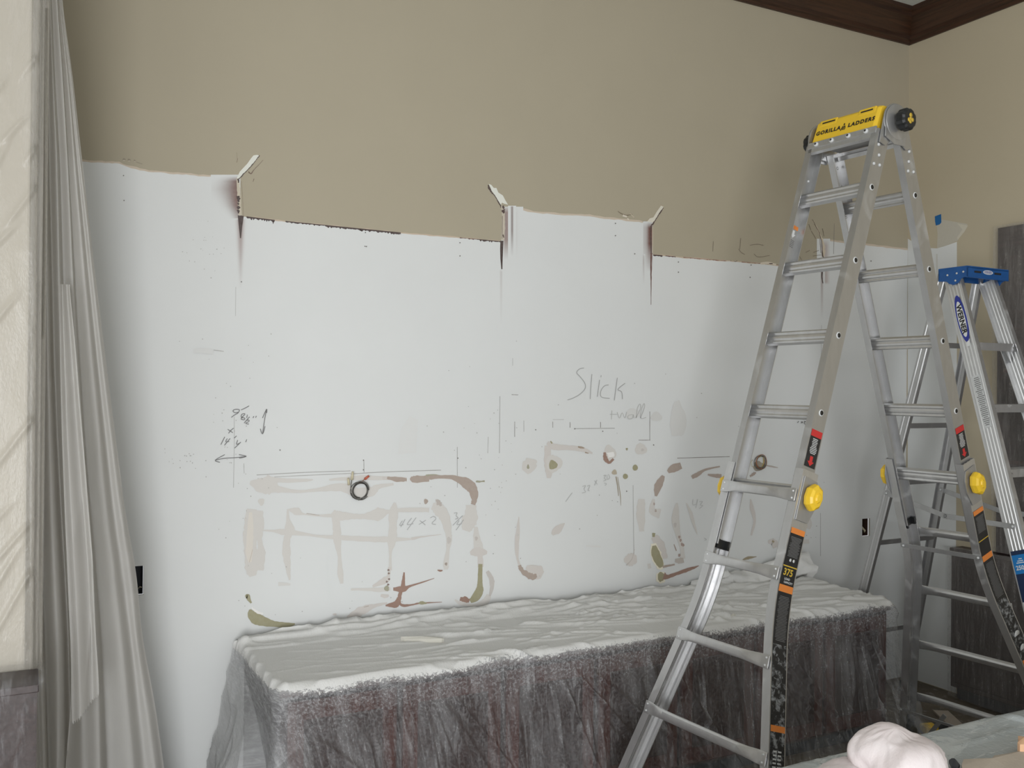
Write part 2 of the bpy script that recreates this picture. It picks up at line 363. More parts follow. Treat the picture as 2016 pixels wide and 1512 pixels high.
def polyd(pts, col=None, mi=2, off=None, alpha=1.0):
    """flat area of paint on the back wall, outline given in photo pixels"""
    if off is None: LAY[0] += 0.000012; off = LAY[0]
    if mi == 2 and tanside(sum(p[0] for p in pts) / len(pts), sum(p[1] for p in pts) / len(pts)): mi = 4
    fs = tri(pts); wb.add([wp(x, y, off) for x, y in pts], fs, mi, False, (*(s2a(col) if col else (1, 1, 1)), alpha))
REFW = s2l((207, 210, 210))
def s2a(c):                          # photo colour seen in the evenly lit middle of the wall -> paint colour
    l = s2l(c); return tuple(min(0.9, l[i] / REFW[i] * WHT[i]) for i in range(3))
def smoothline(pts, n=5):
    P = [pts[0]] + list(pts) + [pts[-1]]; out = []
    for i in range(1, len(P) - 2):
        p0, p1, p2, p3 = [np.array(q, float) for q in P[i - 1:i + 3]]
        for k in range(n):
            t = k / n; out.append(0.5 * ((2 * p1) + (-p0 + p2) * t + (2 * p0 - 5 * p1 + 4 * p2 - p3) * t * t + (-p0 + 3 * p1 - 3 * p2 + p3) * t ** 3))
    out.append(np.array(pts[-1], float)); return out
def stroke(pts, col, alpha=1.0, jit=0.4, n=5, mi=2):
    """brushed stroke: pts = (x, y, width) in photo pixels"""
    S = smoothline(pts, n); LAY[0] += 0.000012; off = LAY[0]; L = []; R = []
    for i, p in enumerate(S):
        d = S[min(i + 1, len(S) - 1)][:2] - S[max(i - 1, 0)][:2]; d = d / (np.linalg.norm(d) + 1e-9); nrm = np.array([-d[1], d[0]])
        w = max(0.3, p[2]) / 2; j = lambda: 1 + jit * (random.random() - 0.5)
        L.append(p[:2] + nrm * w * j()); R.append(p[:2] - nrm * w * j())
    vs = [wp(*q, off) for q in L] + [wp(*q, off) for q in R]; k = len(S)
    if mi == 2 and tanside(*S[k // 2][:2]): mi = 4
    wb.add(vs, [(i, i + 1, k + i + 1, k + i) for i in range(k - 1)], mi, False, (*s2a(col), alpha))
def blob(cx, cy, rx, ry, col, rot=0, alpha=1.0, jit=0.18, n=22):
    pts = []; ph = random.random() * 9
    for i in range(n):
        t = 2 * pi * i / n; k = 1 + jit * (0.6 * sin(3 * t + ph) + 0.8 * (random.random() - 0.5)); x, y = rx * k * cos(t), ry * k * sin(t)
        pts.append((cx + x * cos(rot) - y * sin(rot), cy + x * sin(rot) + y * cos(rot)))
    polyd(pts, col, alpha=alpha)
def soft(x0, y0, x1, y1, fn, col, nx=30, ny=40):
    """soft-edged scorch or bleed: fn(x, y) gives its density"""
    LAY[0] += 0.000012; off = LAY[0]; P = []; C = []; c = s2a(col)
    for j in range(ny + 1):
        row = []
        for i in range(nx + 1):
            x = x0 + (x1 - x0) * i / nx; y = y0 + (y1 - y0) * j / ny; row.append(tuple(wp(x, y, off))); e = 0 if i in (0, nx) or j in (0, ny) else 1
            C.append((*c, max(0, min(1, fn(x, y))) * e))
        P.append(row)
    wb.grid(P, 2, False, C)
def rag(pts, step=5, j=0.8):
    out = []
    for (x0, y0), (x1, y1) in zip(pts[:-1], pts[1:]):
        n = max(1, int(math.hypot(x1 - x0, y1 - y0) / step))
        for k in range(n): out.append((x0 + (x1 - x0) * k / n + (random.random() - .5) * j, y0 + (y1 - y0) * k / n + (random.random() - .5) * j))
    out.append(pts[-1]); return out
L1 = [(110, 303), (165, 317), (235, 321), (250, 327), (285, 336), (350, 342), (400, 346), (440, 347), (467, 351)]
L2 = [(485, 427), (540, 434), (600, 440), (700, 450), (790, 459), (900, 468), (985, 476)]
L3 = [(1000, 408), (1020, 411), (1060, 419), (1110, 422), (1160, 425), (1200, 430), (1265, 437)]
L4 = [(1284, 502), (1320, 505), (1400, 512), (1470, 517), (1525, 522), (1617, 530)]
L5 = [(1624, 472), (1655, 477), (1720, 484), (1789, 492)]
top = rag(L1) + [(469, 360), (473, 425)] + rag(L2) + [(989, 470), (992, 408)] + rag(L3) + [(1267, 440), (1283, 441), (1283, 500)] + rag(L4) + [(1619, 525), (1621, 473)] + rag(L5)
wv = []
for x, y in top:
    p = wp(x, y, 0.0003); p.x = min(max(p.x, 0.0), XR - 0.001)
    if wv and p.x < wv[-1].x: p.x = wv[-1].x
    wv.append(p)
for (hx0, hz0, hx1, hz1) in HOLES:         # extra cuts so the strips leave the outlet holes open
    for hx_ in (hx0, hx1):
        for i in range(len(wv) - 1):
            if wv[i].x < hx_ < wv[i + 1].x: wv.insert(i + 1, wv[i].lerp(wv[i + 1], (hx_ - wv[i].x) / (wv[i + 1].x - wv[i].x))); break
for a_, b_ in zip(wv[:-1], wv[1:]):
    if b_.x - a_.x < 1e-6: continue
    h = [q for q in HOLES if q[0] < (a_.x + b_.x) / 2 < q[2]]; y_ = a_.y
    lv = [(a_.z, b_.z, h[0][3]), (h[0][1], h[0][1], .003)] if h else [(a_.z, b_.z, .003)]
    for za, zb_, zc in lv: wb.add([(a_.x, y_, za), (a_.x, y_, zc), (b_.x, y_, zc), (b_.x, y_, zb_)], [(0, 1, 2, 3)], 1)
CREAM = (196, 182, 165)
for Ls in (L1, L3, L5): stroke([(x, y - 0.5, 3.5) for x, y in rag(Ls, 14, 1)], CREAM, 0.8, 0.9, 2)
for Ls in (L2, L4): stroke([(x, y - 0.5, 2.5) for x, y in rag(Ls, 14, 1)], (190, 172, 152), 0.8, 0.9, 2)
DK = (52, 30, 26); DB = (86, 52, 44); RB = (126, 84, 70)
def teeth(x0, x1, line, hmin, hmax, col=DK, w=2.2):
    xs_ = [p[0] for p in line]; ys_ = [p[1] for p in line]; x = x0; up = []; dn = []
    while x < x1:
        y = float(np.interp(x, xs_, ys_)); up.append((x, y - 1.2)); dn.append((x, y + hmin + (hmax - hmin) * random.random() ** 2)); x += w * (0.6 + random.random() * 0.8)
    polyd(up + dn[::-1], col)
teeth(485, 542, L2, 1, 6); stroke([(537, 434, 3), (538, 441, 1)], DK)
teeth(562, 690, L2, 0.4, 3.2); teeth(640, 790, L2, 1.2, 5); teeth(905, 940, L2, -0.6, 1.5, DB); teeth(938, 988, L2, 0.2, 5)
teeth(1286, 1306, L4, 1, 2.5); teeth(1310, 1330, L4, 0.2, 1.6, DB); teeth(1345, 1432, L4, -0.6, 0.9, RB); teeth(1438, 1452, L4, -2.5, 0.6, DK); teeth(1460, 1600, L4, -0.5, 0.8, RB)
stroke([(1497, 519, 4), (1512, 518, 5), (1528, 521, 4)], (200, 190, 172)); stroke([(1514, 519, 2), (1521, 519, 2)], DK)
# scorched joints
g = lambda d, s: math.exp(-(d / s) ** 2)
def s1(x, y): 
    w = 8 + 26 * max(0, 1 - abs(y - 372) / 62) ; return (0.95 * g(x - 470, w) if x < 471 else 0) * max(0, min(1, (y - 346) / 10)) * max(0, min(1, (455 - y) / 50))
soft(415, 344, 473, 470, s1, (104, 70, 60))
soft(455, 430, 492, 575, lambda x, y: 0.85 * g(x - 473.5, 3 + 4 * max(0, 1 - (y - 430) / 130)) * max(0, 1 - (y - 425) / 145), (110, 60, 48))
polyd([(468, 424), (480, 425), (477, 445), (474.5, 469), (472.5, 469), (470, 445)], DK)
soft(990, 407, 1030, 520, lambda x, y: (0.75 * g(max(0, x - 1004), 9) + 0.2 * g(x - 1008, 2.5)) * max(0, min(1, (x - 991) / 5 + .4)) * max(0, min(1, (y - 404) / 14)) * max(0, min(1, (512 - y) / 40)), (112, 74, 62))
soft(1000, 405, 1016, 510, lambda x, y: 0.75 * g(x - 1008, 2.2) * max(0, min(1, (505 - y) / 50)), (84, 46, 38))
polyd([(985, 474), (991, 474), (989.5, 510), (989, 530), (987, 533), (985, 510), (984.5, 490)], DK)
soft(980, 530, 992, 640, lambda x, y: 0.3 * g(x - 986.5, 2) * max(0, 1 - (y - 530) / 110), (120, 90, 80), 8, 20)
polyd([(1267, 438), (1283, 440), (1283, 502), (1281, 545), (1268, 540), (1266, 500)], (196, 184, 172), alpha=0.6)
soft(1266, 436, 1285, 560, lambda x, y: min(1, 0.25 + 0.95 * g(x - 1281, 7)) * max(0, min(1, (y - 436) / 12)) * max(0, min(1, (535 - y) / 55)), (100, 60, 50))
soft(1262, 500, 1270, 590, lambda x, y: 0.4 * g(x - 1267, 1.5) * max(0, 1 - abs(y - 515) / 45), (100, 60, 50), 8, 20)
stroke([(1282, 498, 3.5), (1281.5, 528, 3), (1281.7, 560, 1.6), (1281.5, 600, 0.8)], (92, 54, 46), jit=0.5)
soft(1608, 470, 1634, 560, lambda x, y: 0.5 * g(x - 1625, 6) * max(0, min(1, (y - 470) / 12)), (140, 104, 92), 16, 20)
soft(1612, 530, 1624, 640, lambda x, y: 0.8 * g(x - 1618, 2.2) * max(0, 1 - (y - 520) / 110), (110, 66, 54), 10, 24)
stroke([(1619, 525, 3), (1618, 545, 2.6), (1620, 558, 1.5)], DK)
stroke([(1642.5, 440, 0.8), (1641, 500, 0.8)], (90, 76, 60), 0.8)
# torn paper stubs above the joints
PAP = (214, 216, 208)
polyd([(463, 346), (470, 336), (478, 330), (487, 322), (494, 312), (499, 306), (505, 305), (511, 306), (508, 312), (503, 316), (498, 323), (490, 331), (482, 339), (476, 346), (471, 353), (466, 351)][3:] + [(466, 351), (472, 338)], PAP)
stroke([(511, 306, 2), (505, 314, 1.6), (497, 324, 1.8), (488, 334, 1.6), (478, 344, 2), (470, 353, 2.2)], (70, 54, 44), jit=1.2)
stroke([(489, 338, 2.5), (494, 342, 2), (500, 334, 1), (508, 326, .8), (518, 315, .6)], (104, 84, 68), jit=1)
stroke([(500, 352, 1.4), (498, 358, .8)], (104, 84, 68)); stroke([(466, 320, 1), (468, 312, .8)], (120, 106, 84)); stroke([(466, 300, .8), (467, 315, .7)], (130, 116, 94), .7)
polyd(rag([(466, 350), (471, 354), (473, 380), (474, 400), (476, 424), (470, 424), (468, 405), (467, 380), (466, 365)], 4, 1.2) , (186, 178, 160))
for y0, y1, w in ((352, 360, 3), (386, 398, 5), (399, 404, 3), (406, 412, 5), (413, 420, 4)): stroke([(468, y0, w), (469.5, (y0 + y1) / 2, w * 1.1), (469, y1, w * .6)], DK, jit=.8)
stroke([(475, 357, 1), (477, 380, .8), (478, 400, .8), (479, 424, .8)], (120, 100, 84), .7)
polyd([(962, 362), (967, 364), (972, 370), (977, 370), (981, 379), (990, 385), (995, 395), (1000, 403), (992, 401), (988, 399), (986, 404), (980, 394), (974, 384), (968, 376)], PAP)
stroke([(961, 364, 3), (963, 370, 4), (968, 379, 2.5), (975, 387, 1.4), (980, 396, 1.6), (987, 408, 3)], (64, 44, 38), jit=1)
polyd(rag([(986, 405), (993, 406), (994, 420), (994, 450), (993, 473), (986, 473), (988, 450), (988, 425)], 4, 1.2), (182, 174, 158))
for y0, y1, w in ((405, 412, 4), (413, 420, 6), (462, 468, 2.5)): stroke([(990, y0, w), (991, (y0 + y1) / 2, w), (992, y1, w * .5)], (60, 36, 32), jit=1)
stroke([(989, 425, 1), (988.5, 470, 1)], (110, 96, 82))
polyd([(1301, 405), (1306, 407), (1304, 413), (1297, 421), (1291, 431), (1286, 438), (1274, 436), (1279, 430), (1286, 428), (1292, 418)], (206, 202, 188))
stroke([(1306, 409, 1.6), (1298, 421, 1.8), (1291, 432, 1.6), (1285, 441, 3), (1281, 450, 2.4), (1281.5, 498, 2.5)], (66, 44, 38), jit=1)
stroke([(1284.5, 447, 1.5), (1284.5, 498, 1.5)], (190, 182, 164))
stroke([(1216, 416, 1.2), (1224, 421, 2), (1233, 424, 2), (1245, 422, 1)], (110, 98, 76)); stroke([(1226, 424, 4), (1234, 427, 3)], (205, 198, 184)); stroke([(1235, 430, 3), (1238, 433, 2)], (205, 198, 184)); stroke([(1240, 420, .8), (1248, 428, 2.5)], (180, 170, 150))
stroke([(1600, 435, 1.2), (1607, 446, 2), (1612, 458, 3), (1619, 474, 4), (1622, 490, 4.5), (1621, 505, 4)], (196, 184, 164), jit=.8)
stroke([(1603, 441, 1), (1611, 455, 1.2), (1617, 475, 1.5), (1619, 500, 2.5), (1621, 508, 2)], (80, 60, 46), jit=1)
stroke([(1614, 470, 1), (1616, 498, 1.2)], (90, 72, 56))
for pts in ([(1599, 432), (1606, 445)], [(1592, 441), (1596, 453)], [(1597, 455), (1606, 470)], [(1619, 450), (1622, 465)], [(1586, 497), (1594, 493)], [(1601, 497), (1612, 493)], [(1600, 504), (1616, 502)], [(1574, 505), (1579, 514)],
            [(1458, 469), (1456, 490)], [(1454, 490), (1459, 497), (1466, 501)], [(1476, 483), (1490, 481), (1503, 483)], [(1484, 500), (1493, 506), (1515, 503)], [(1404, 475), (1403, 495)]):
    stroke([(x, y, 1.1) for x, y in pts], (92, 78, 58), .8, .6)
# plaster dimples above left line
for x, y, r in ((244, 314, 3), (254, 315, 3), (265, 316, 2)): blob(x, y, r, r * .7, (120, 112, 96), alpha=.7); blob(x, y + 2, r * .7, r * .4, (176, 168, 152))
stroke([(268, 319, 1), (280, 323, 1)], (112, 104, 90), .7)
# joint lines
for pts, al in (([(464, 565), (463.5, 622)], .35), ([(461, 820), (461, 880), (459.5, 960)], .45), ([(480, 912), (480.5, 932)], .5), ([(984, 780), (983, 892)], .6), ([(961, 860), (960, 892)], .5),
                ([(1279, 810), (1279, 866)], .8), ([(1257, 866.5), (1280, 866.5)], .85), ([(1615, 1010), (1615, 1095)], .5), ([(1617, 640), (1616, 800)], .35),
                ([(716, 905), (716.5, 930)], .7), ([(900, 880), (900, 960)], .6), ([(1246, 955), (1248, 1110)], .5), ([(1009, 705), (1009, 720)], .4), ([(1007, 777), (1020, 777.5)], .8),
                ([(1013, 830), (1013, 860)], .8), ([(1031, 828), (1031, 850)], .5), ([(1088, 830), (1088, 842)], .8), ([(1122, 831), (1122, 842)], .9), ([(1182, 831), (1182, 842)], 1), ([(1131, 844), (1210, 843)], .7), ([(1088, 826), (1110, 826)], .4),
                ([(505, 935), (600, 930), (690, 927)], .7), ([(540, 939), (620, 935), (690, 932)], .6), ([(690, 933), (760, 929), (868, 925.5)], .7), ([(1333, 902), (1380, 900.5), (1436, 899)], .9)):
    stroke([(x, y, 1.1) for x, y in pts], (110, 104, 98), al, .5)
# drywall compound under the primer, adhesive torn off with the mirror
z4 = lambda x, y, w: (400 + x / 3.15, 780 + y / 3.15, w / 3.15)
z5 = lambda x, y, w: (950 + x / 3.15, 700 + y / 3.15, w / 3.15)
z6 = lambda x, y, w: (1350 + x / 3.78, 800 + y / 3.78, w / 3.78)
CO1 = (198, 196, 192); CO2 = (195, 191, 187); CP = (206, 198, 186); GR = (168, 158, 150); OL = (146, 142, 112); OL2 = (150, 148, 128); BR = (142, 112, 98); TP = (160, 146, 136)
def Z(zf, col, *pts, alpha=1.0, jit=.25): stroke([zf(*p) for p in pts], col, alpha, jit)
Z(z4, CO1, (290, 535, 20), (350, 550, 90), (420, 560, 100), (470, 578, 40), (590, 590, 18), (700, 582, 22), (850, 565, 50), (960, 600, 60), (1040, 590, 60), (1090, 560, 30), (1180, 545, 14))
Z(z4, CO1, (390, 500, 30), (450, 520, 30), (620, 522, 20), (680, 518, 6)); Z(z4, CO1, (780, 518, 10), (880, 512, 22), (1000, 505, 30), (1140, 510, 20))
Z(z4, CO2, (1110, 508, 20), (1200, 512, 24), (1260, 515, 22)); Z(z4, TP, (1140, 506, 14), (1200, 516, 30), (1262, 518, 18), jit=.4)
Z(z4, TP, (1285, 505, 14), (1310, 515, 44), (1400, 510, 36)); Z(z4, OL2, (1380, 490, 8), (1430, 492, 16), (1500, 500, 10))
Z(z4, TP, (1400, 505, 26), (1500, 500, 22), (1570, 510, 34), (1640, 545, 70), (1675, 590, 56), (1680, 640, 36), (1672, 672, 28)); Z(z4, OL2, (1690, 530, 12), (1745, 528, 10), jit=.8)
Z(z4, CO1, (1660, 675, 60), (1658, 740, 84), (1645, 790, 90), (1630, 835, 50)); Z(z4, CO1, (1690, 810, 20), (1695, 880, 44), (1710, 950, 60)); Z(z4, CO2, (1655, 975, 20), (1700, 965, 60), (1760, 970, 20))
blob(*z4(1693, 882, 0)[:2], 3, 4, GR, alpha=.7)
Z(z4, CO2, (1718, 985, 30), (1720, 1060, 36)); Z(z4, OL, (1718, 1040, 26), (1716, 1120, 28), (1715, 1170, 34), (1712, 1205, 50), (1690, 1245, 50), (1655, 1272, 26), jit=.1); Z(z4, BR, (1592, 1255, 22), (1620, 1262, 36), (1650, 1268, 26), jit=.5)
Z(z4, CO1, (1560, 1262, 8), (1600, 1285, 24), (1680, 1295, 18), (1750, 1270, 40), (1770, 1230, 30)); Z(z4, GR, (1760, 1085, 20), (1785, 1130, 32), (1790, 1180, 26), (1775, 1240, 12), alpha=.6)
Z(z4, CO1, (300, 700, 60), (295, 760, 80), (300, 830, 100), (290, 920, 80), (300, 1000, 90), (300, 1075, 80), (308, 1115, 45)); Z(z4, CO1, (350, 710, 40), (345, 800, 60), (350, 900, 30), (360, 970, 50), (355, 1080, 40))
Z(z4, CP, (295, 720, 20), (290, 850, 40), (285, 960, 44), (290, 1030, 20), alpha=.7); stroke([(x, y, 1) for x, y, _ in (z4(305, 950, 0), z4(298, 985, 0), z4(285, 1030, 0))], (170, 150, 130), .7)
Z(z4, CO1, (525, 700, 12), (525, 760, 22), (535, 830, 60), (520, 880, 40), (515, 960, 50), (525, 1060, 34), (536, 1140, 10)); Z(z4, CO1, (370, 832, 8), (440, 836, 16), (500, 842, 40), (590, 850, 26), (700, 866, 14), (820, 875, 26), (1000, 885, 34), (1150, 888, 34), (1290, 886, 10))
Z(z4, CO2, (1290, 885, 20), (1350, 873, 10), (1475, 857, 3), jit=.6); Z(z4, CO1, (530, 702, 8), (580, 715, 50), (620, 730, 12), (700, 740, 10), (800, 740, 24)); stroke([(x, y, 1.2) for x, y, _ in (z4(640, 727, 0), z4(720, 738, 0))], GR)
Z(z4, CO1, (800, 720, 40), (830, 740, 60), (920, 745, 36), (1000, 745, 34), (1090, 730, 80), (1150, 715, 22), (1250, 705, 26), (1400, 705, 28)); Z(z4, CO1, (815, 740, 40), (828, 820, 50), (832, 900, 44), (845, 1000, 22), (850, 1100, 34), (858, 1162, 20))
Z(z4, CO1, (1187, 660, 14), (1180, 720, 56), (1175, 800, 50), (1170, 890, 56), (1160, 970, 18), (1160, 1080, 20)); Z(z4, CO2, (1155, 1060, 20), (1150, 1110, 16), (1130, 1140, 40), (1050, 1180, 14)); Z(z4, CO1, (915, 1198, 12), (1000, 1198, 16), (1100, 1200, 26), (1160, 1195, 20))
for a_, b_ in ((1148, 1078), (1150, 1098), (1152, 1134), (1138, 1150), (1146, 1168)): blob(*z4(a_, b_, 0)[:2], 2.2, 2, (110, 84, 72), alpha=.9)
blob(*z4(1137, 1192, 0)[:2], 5, 5.5, OL2); Z(z4, CO2, (1100, 1235, 16), (1130, 1240, 24), (1150, 1235, 12))
Z(z4, CO1, (1420, 680, 40), (1460, 700, 80), (1500, 760, 60), (1520, 850, 40), (1525, 890, 34), (1515, 960, 20), (1505, 1040, 34), (1505, 1075, 24)); blob(*z4(1523, 893, 0)[:2], 4, 7, GR, alpha=.6); blob(*z4(1380, 652, 0)[:2], 4, 5, TP)
Z(z4, TP, (1442, 640, 6), (1460, 660, 30), (1475, 680, 14), alpha=.7, jit=.8); blob(*z4(1505, 1040, 0)[:2], 2.5, 3, (150, 138, 130)); Z(z4, BR, (1452, 1078, 6), (1468, 1082, 12), (1484, 1080, 5))
Z(z4, BR, (1245, 1092, 10), (1242, 1130, 16), (1236, 1180, 26), (1222, 1220, 20), (1212, 1262, 30), (1190, 1290, 40), (1130, 1298, 8), jit=.3); Z(z4, BR, (1178, 1196, 20), (1240, 1195, 36), (1280, 1178, 14), (1350, 1156, 9), (1432, 1129, 3)); Z(z4, BR, (1212, 1280, 12), (1240, 1298, 18), (1300, 1292, 9), (1340, 1284, 10), (1480, 1276, 3)); Z(z4, OL, (1335, 1284, 8), (1355, 1281, 22), (1385, 1284, 6))
Z(z4, CO2, (890, 1368, 8), (950, 1345, 50), (1000, 1322, 50), (1060, 1300, 24), (1140, 1282, 10)); stroke([z4(995, 1308, 4), z4(1025, 1300, 5)], GR)
Z(z4, OL, (262, 1245, 14), (275, 1240, 30), (284, 1262, 20), (298, 1282, 10)); Z(z4, OL, (290, 1322, 12), (300, 1350, 56), (330, 1378, 74), (380, 1398, 56), (440, 1412, 36), (520, 1418, 30), (568, 1412, 10), jit=.15); Z(z4, (222, 222, 220), (300, 1310, 10), (330, 1335, 16), (370, 1350, 14), jit=.6)
Z(z4, CO1, (465, 1165, 26), (540, 1168, 12), alpha=.7); blob(*z4(360, 655, 0)[:2], 6, 7, CO1); blob(*z4(815, 1352, 0)[:2], 4, 2, CO2)
polyd([z4(1280, 120, 0)[:2], z4(1330, 150, 0)[:2], z4(1320, 350, 0)[:2], z4(1205, 360, 0)[:2], z4(1225, 200, 0)[:2]], (205, 205, 203), alpha=.35)
stroke([z4(770, 1000, 5), z4(775, 1180, 5), z4(830, 1340, 5)], (206, 210, 210), .5)
# right of the second joint
Z(z5, CO2, (400, 540, 20), (440, 565, 40), (520, 570, 30), (610, 580, 30), (680, 606, 10)); Z(z5, OL, (420, 530, 6), (430, 545, 10)); Z(z5, (150, 134, 118), (590, 566, 8), (612, 570, 14), (630, 574, 5)); Z(z5, (150, 134, 118), (634, 600, 8), (656, 606, 5))
Z(z5, CO2, (405, 560, 40), (400, 640, 40), (410, 700, 50), (410, 760, 24)); blob(*z5(440, 670, 0)[:2], 16, 17, CO1); blob(*z5(435, 677, 0)[:2], 8.5, 9, OL); Z(z5, CO1, (300, 640, 60), (290, 680, 90), (260, 720, 50)); blob(*z5(281, 690, 0)[:2], 2.6, 4.5, OL2)
blob(*z5(786, 605, 0)[:2], 12, 15, CO1); Z(z5, BR, (755, 600, 14), (762, 640, 26), (785, 664, 16), (810, 640, 16), jit=.4); Z(z5, (222, 222, 220), (790, 600, 40), (795, 630, 40), jit=.5); blob(*z5(893, 580, 0)[:2], 2, 2.6, OL)
blob(*z5(980, 580, 0)[:2], 12, 11, CO1); blob(*z5(990, 585, 0)[:2], 3, 3, GR, alpha=.6)
blob(*z5(945, 695, 0)[:2], 5.2, 6, OL, jit=.05); blob(*z5(884, 749, 0)[:2], 5, 5.3, OL, jit=.05); blob(*z5(816, 724, 0)[:2], 5, 5, (170, 160, 140)); Z(z5, (150, 140, 122), (826, 750, 7), (836, 810, 6), (842, 870, 4)); Z(z5, (150, 140, 122), (836, 752, 3), (852, 860, 5), (856, 930, 2))
Z(z5, CO2, (224, 1000, 4), (216, 1100, 24), (210, 1180, 26), (216, 1260, 14), (232, 1310, 16)); Z(z5, TP, (226, 1300, 20), (250, 1340, 28), (300, 1365, 36), (335, 1362, 26), jit=.5); Z(z5, CO2, (270, 1310, 20), (330, 1340, 90), (370, 1360, 50)); Z(z5, TP, (255, 1345, 20), (300, 1370, 40), (335, 1364, 20), jit=.5); blob(*z5(216, 1112, 0)[:2], 2.5, 3, GR, alpha=.5)
Z(z5, CO2, (430, 1110, 16), (462, 1080, 50), (508, 1040, 4)); Z(z5, CO1, (985, 890, 40), (980, 980, 54), (985, 1090, 30)); Z(z5, CO2, (875, 1270, 20), (915, 1265, 80), (955, 1262, 40)); Z(z5, GR, (940, 1200, 3), (925, 1260, 5), (890, 1300, 8), alpha=.7)
Z(z5, TP, (1148, 722, 20), (1180, 700, 50), (1230, 682, 40), jit=.12); Z(z5, TP, (1072, 872, 14), (1088, 810, 48), (1120, 745, 20), jit=.3); Z(z5, TP, (1296, 755, 22), (1330, 738, 26), (1380, 708, 13), (1470, 688, 8)); Z(z5, TP, (1395, 738, 10), (1450, 746, 24), (1480, 748, 24))
Z(z5, CO1, (1060, 890, 16), (1050, 960, 40), (1100, 980, 60)); blob(*z5(1062, 920, 0)[:2], 1.6, 3, BR, alpha=.7); blob(*z5(1072, 962, 0)[:2], 2, 3, GR)
Z(z5, CO1, (1205, 915, 12), (1195, 1000, 46), (1205, 1090, 34), (1232, 1180, 24), (1240, 1260, 30)); Z(z5, CO1, (1262, 915, 6), (1290, 980, 22), (1310, 1050, 16), (1330, 1110, 3)); blob(*z5(1192, 1050, 0)[:2], 3, 5, GR, alpha=.6)
for a_, b_ in ((1218, 1125), (1226, 1145), (1234, 1170), (1243, 1175), (1218, 1238)): blob(*z5(a_, b_, 0)[:2], 2.2, 3, BR, alpha=.8)
Z(z5, BR, (1185, 1170, 3), (1200, 1210, 5), jit=.5); Z(z5, CO2, (1062, 1120, 40), (1090, 1165, 60), (1110, 1200, 50), (1120, 1260, 50)); Z(z5, OL, (1060, 1100, 20), (1058, 1125, 14)); Z(z5, (222, 218, 200), (1058, 1165, 30), (1072, 1230, 66), (1098, 1300, 52), (1112, 1325, 20)); Z(z5, OL, (1062, 1178, 24), (1072, 1230, 54), (1098, 1290, 44), (1108, 1312, 24), jit=.12)
Z(z5, TP, (1115, 1310, 14), (1150, 1303, 12), (1190, 1295, 10)); Z(z5, (176, 170, 164), (1192, 1270, 20), (1220, 1272, 36), (1245, 1268, 30)); Z(z5, (222, 218, 200), (1075, 1375, 40), (1100, 1375, 74), (1130, 1375, 60)); Z(z5, OL, (1085, 1372, 30), (1100, 1372, 62), (1122, 1375, 40), jit=.1)
Z(z5, BR, (1120, 1368, 50), (1145, 1372, 26), (1200, 1352, 20), (1270, 1328, 22), (1335, 1305, 5)); Z(z5, CO1, (1030, 1290, 20), (1035, 1320, 20)); Z(z5, (206, 205, 202), (640, 1180, 8), (730, 1185, 16), alpha=.5)
blob(*z5(930, 360, 0)[:2], 14, 10, (190, 188, 182), alpha=.35); blob(*z5(1075, 380, 0)[:2], 11, 9, (182, 178, 172), alpha=.35); blob(*z5(1210, 400, 0)[:2], 16, 36, (184, 180, 174), alpha=.3)
# seen between the ladder rails
Z(z6, TP, (475, 520, 14), (500, 505, 20), (520, 492, 8), jit=.6); Z(z6, TP, (600, 440, 8), (640, 448, 12), (684, 456, 4), alpha=.8); Z(z6, CO2, (480, 690, 8), (490, 760, 30), (510, 850, 20), (485, 960, 14)); Z(z6, CO1, (910, 840, 34), (915, 880, 44), (905, 910, 30)); Z(z6, CO1, (895, 990, 40), (895, 1020, 40))
Z(z6, CO2, (610, 1010, 20), (650, 1010, 50), (670, 1050, 40)); Z(z6, (150, 138, 112), (640, 1000, 12), (655, 1010, 16)); Z(z6, (150, 138, 112), (420, 1142, 6), (460, 1128, 20), (525, 1118, 3)); Z(z6, BR, (0, 1225, 12), (60, 1200, 16), (95, 1185, 4)); blob(*z6(540, 445, 0)[:2], 11, 10, (150, 142, 128))
# specks and nail holes
for x, y in ((244, 395), (243, 346), (475, 555), (551, 886), (719, 458), (718, 485), (721, 485.5), (905, 478), (905, 504), (1211, 440), (1211, 464), (1249, 500), (1335, 516), (1335, 536), (1478, 522), (1476, 546), (1714, 514), (901, 902), (715, 925), (715, 906), (1131, 844), (1054, 846), (1186, 849), (1286, 876), (1233, 967)):
    blob(x, y, 1.2, 1.3, (70, 62, 56), alpha=.9, jit=.3, n=8)
for k in range(170):
    bx, by, sx, sy = random.choice(((455, 840, 20, 50), (400, 500, 25, 25), (480, 950, 30, 90), (985, 980, 14, 90), (990, 900, 25, 60), (1250, 900, 160, 80), (640, 1180, 150, 50), (900, 920, 60, 120), (430, 690, 50, 30), (370, 900, 20, 14), (1590, 1000, 14, 80)))
    x, y = random.gauss(bx, sx), random.gauss(by, sy)
    if y > 560 or x < 460:
        if 300 < x < 1625: blob(x, y, .5 + .8 * random.random(), .5 + .8 * random.random(), (104, 98, 90), alpha=.55, jit=.3, n=6)
stroke([(388, 691, 1), (415, 689, 1.5), (440, 692, 1)], (130, 126, 120), .6); stroke([(380, 690, 9), (420, 692, 10)], (196, 196, 194), .35)
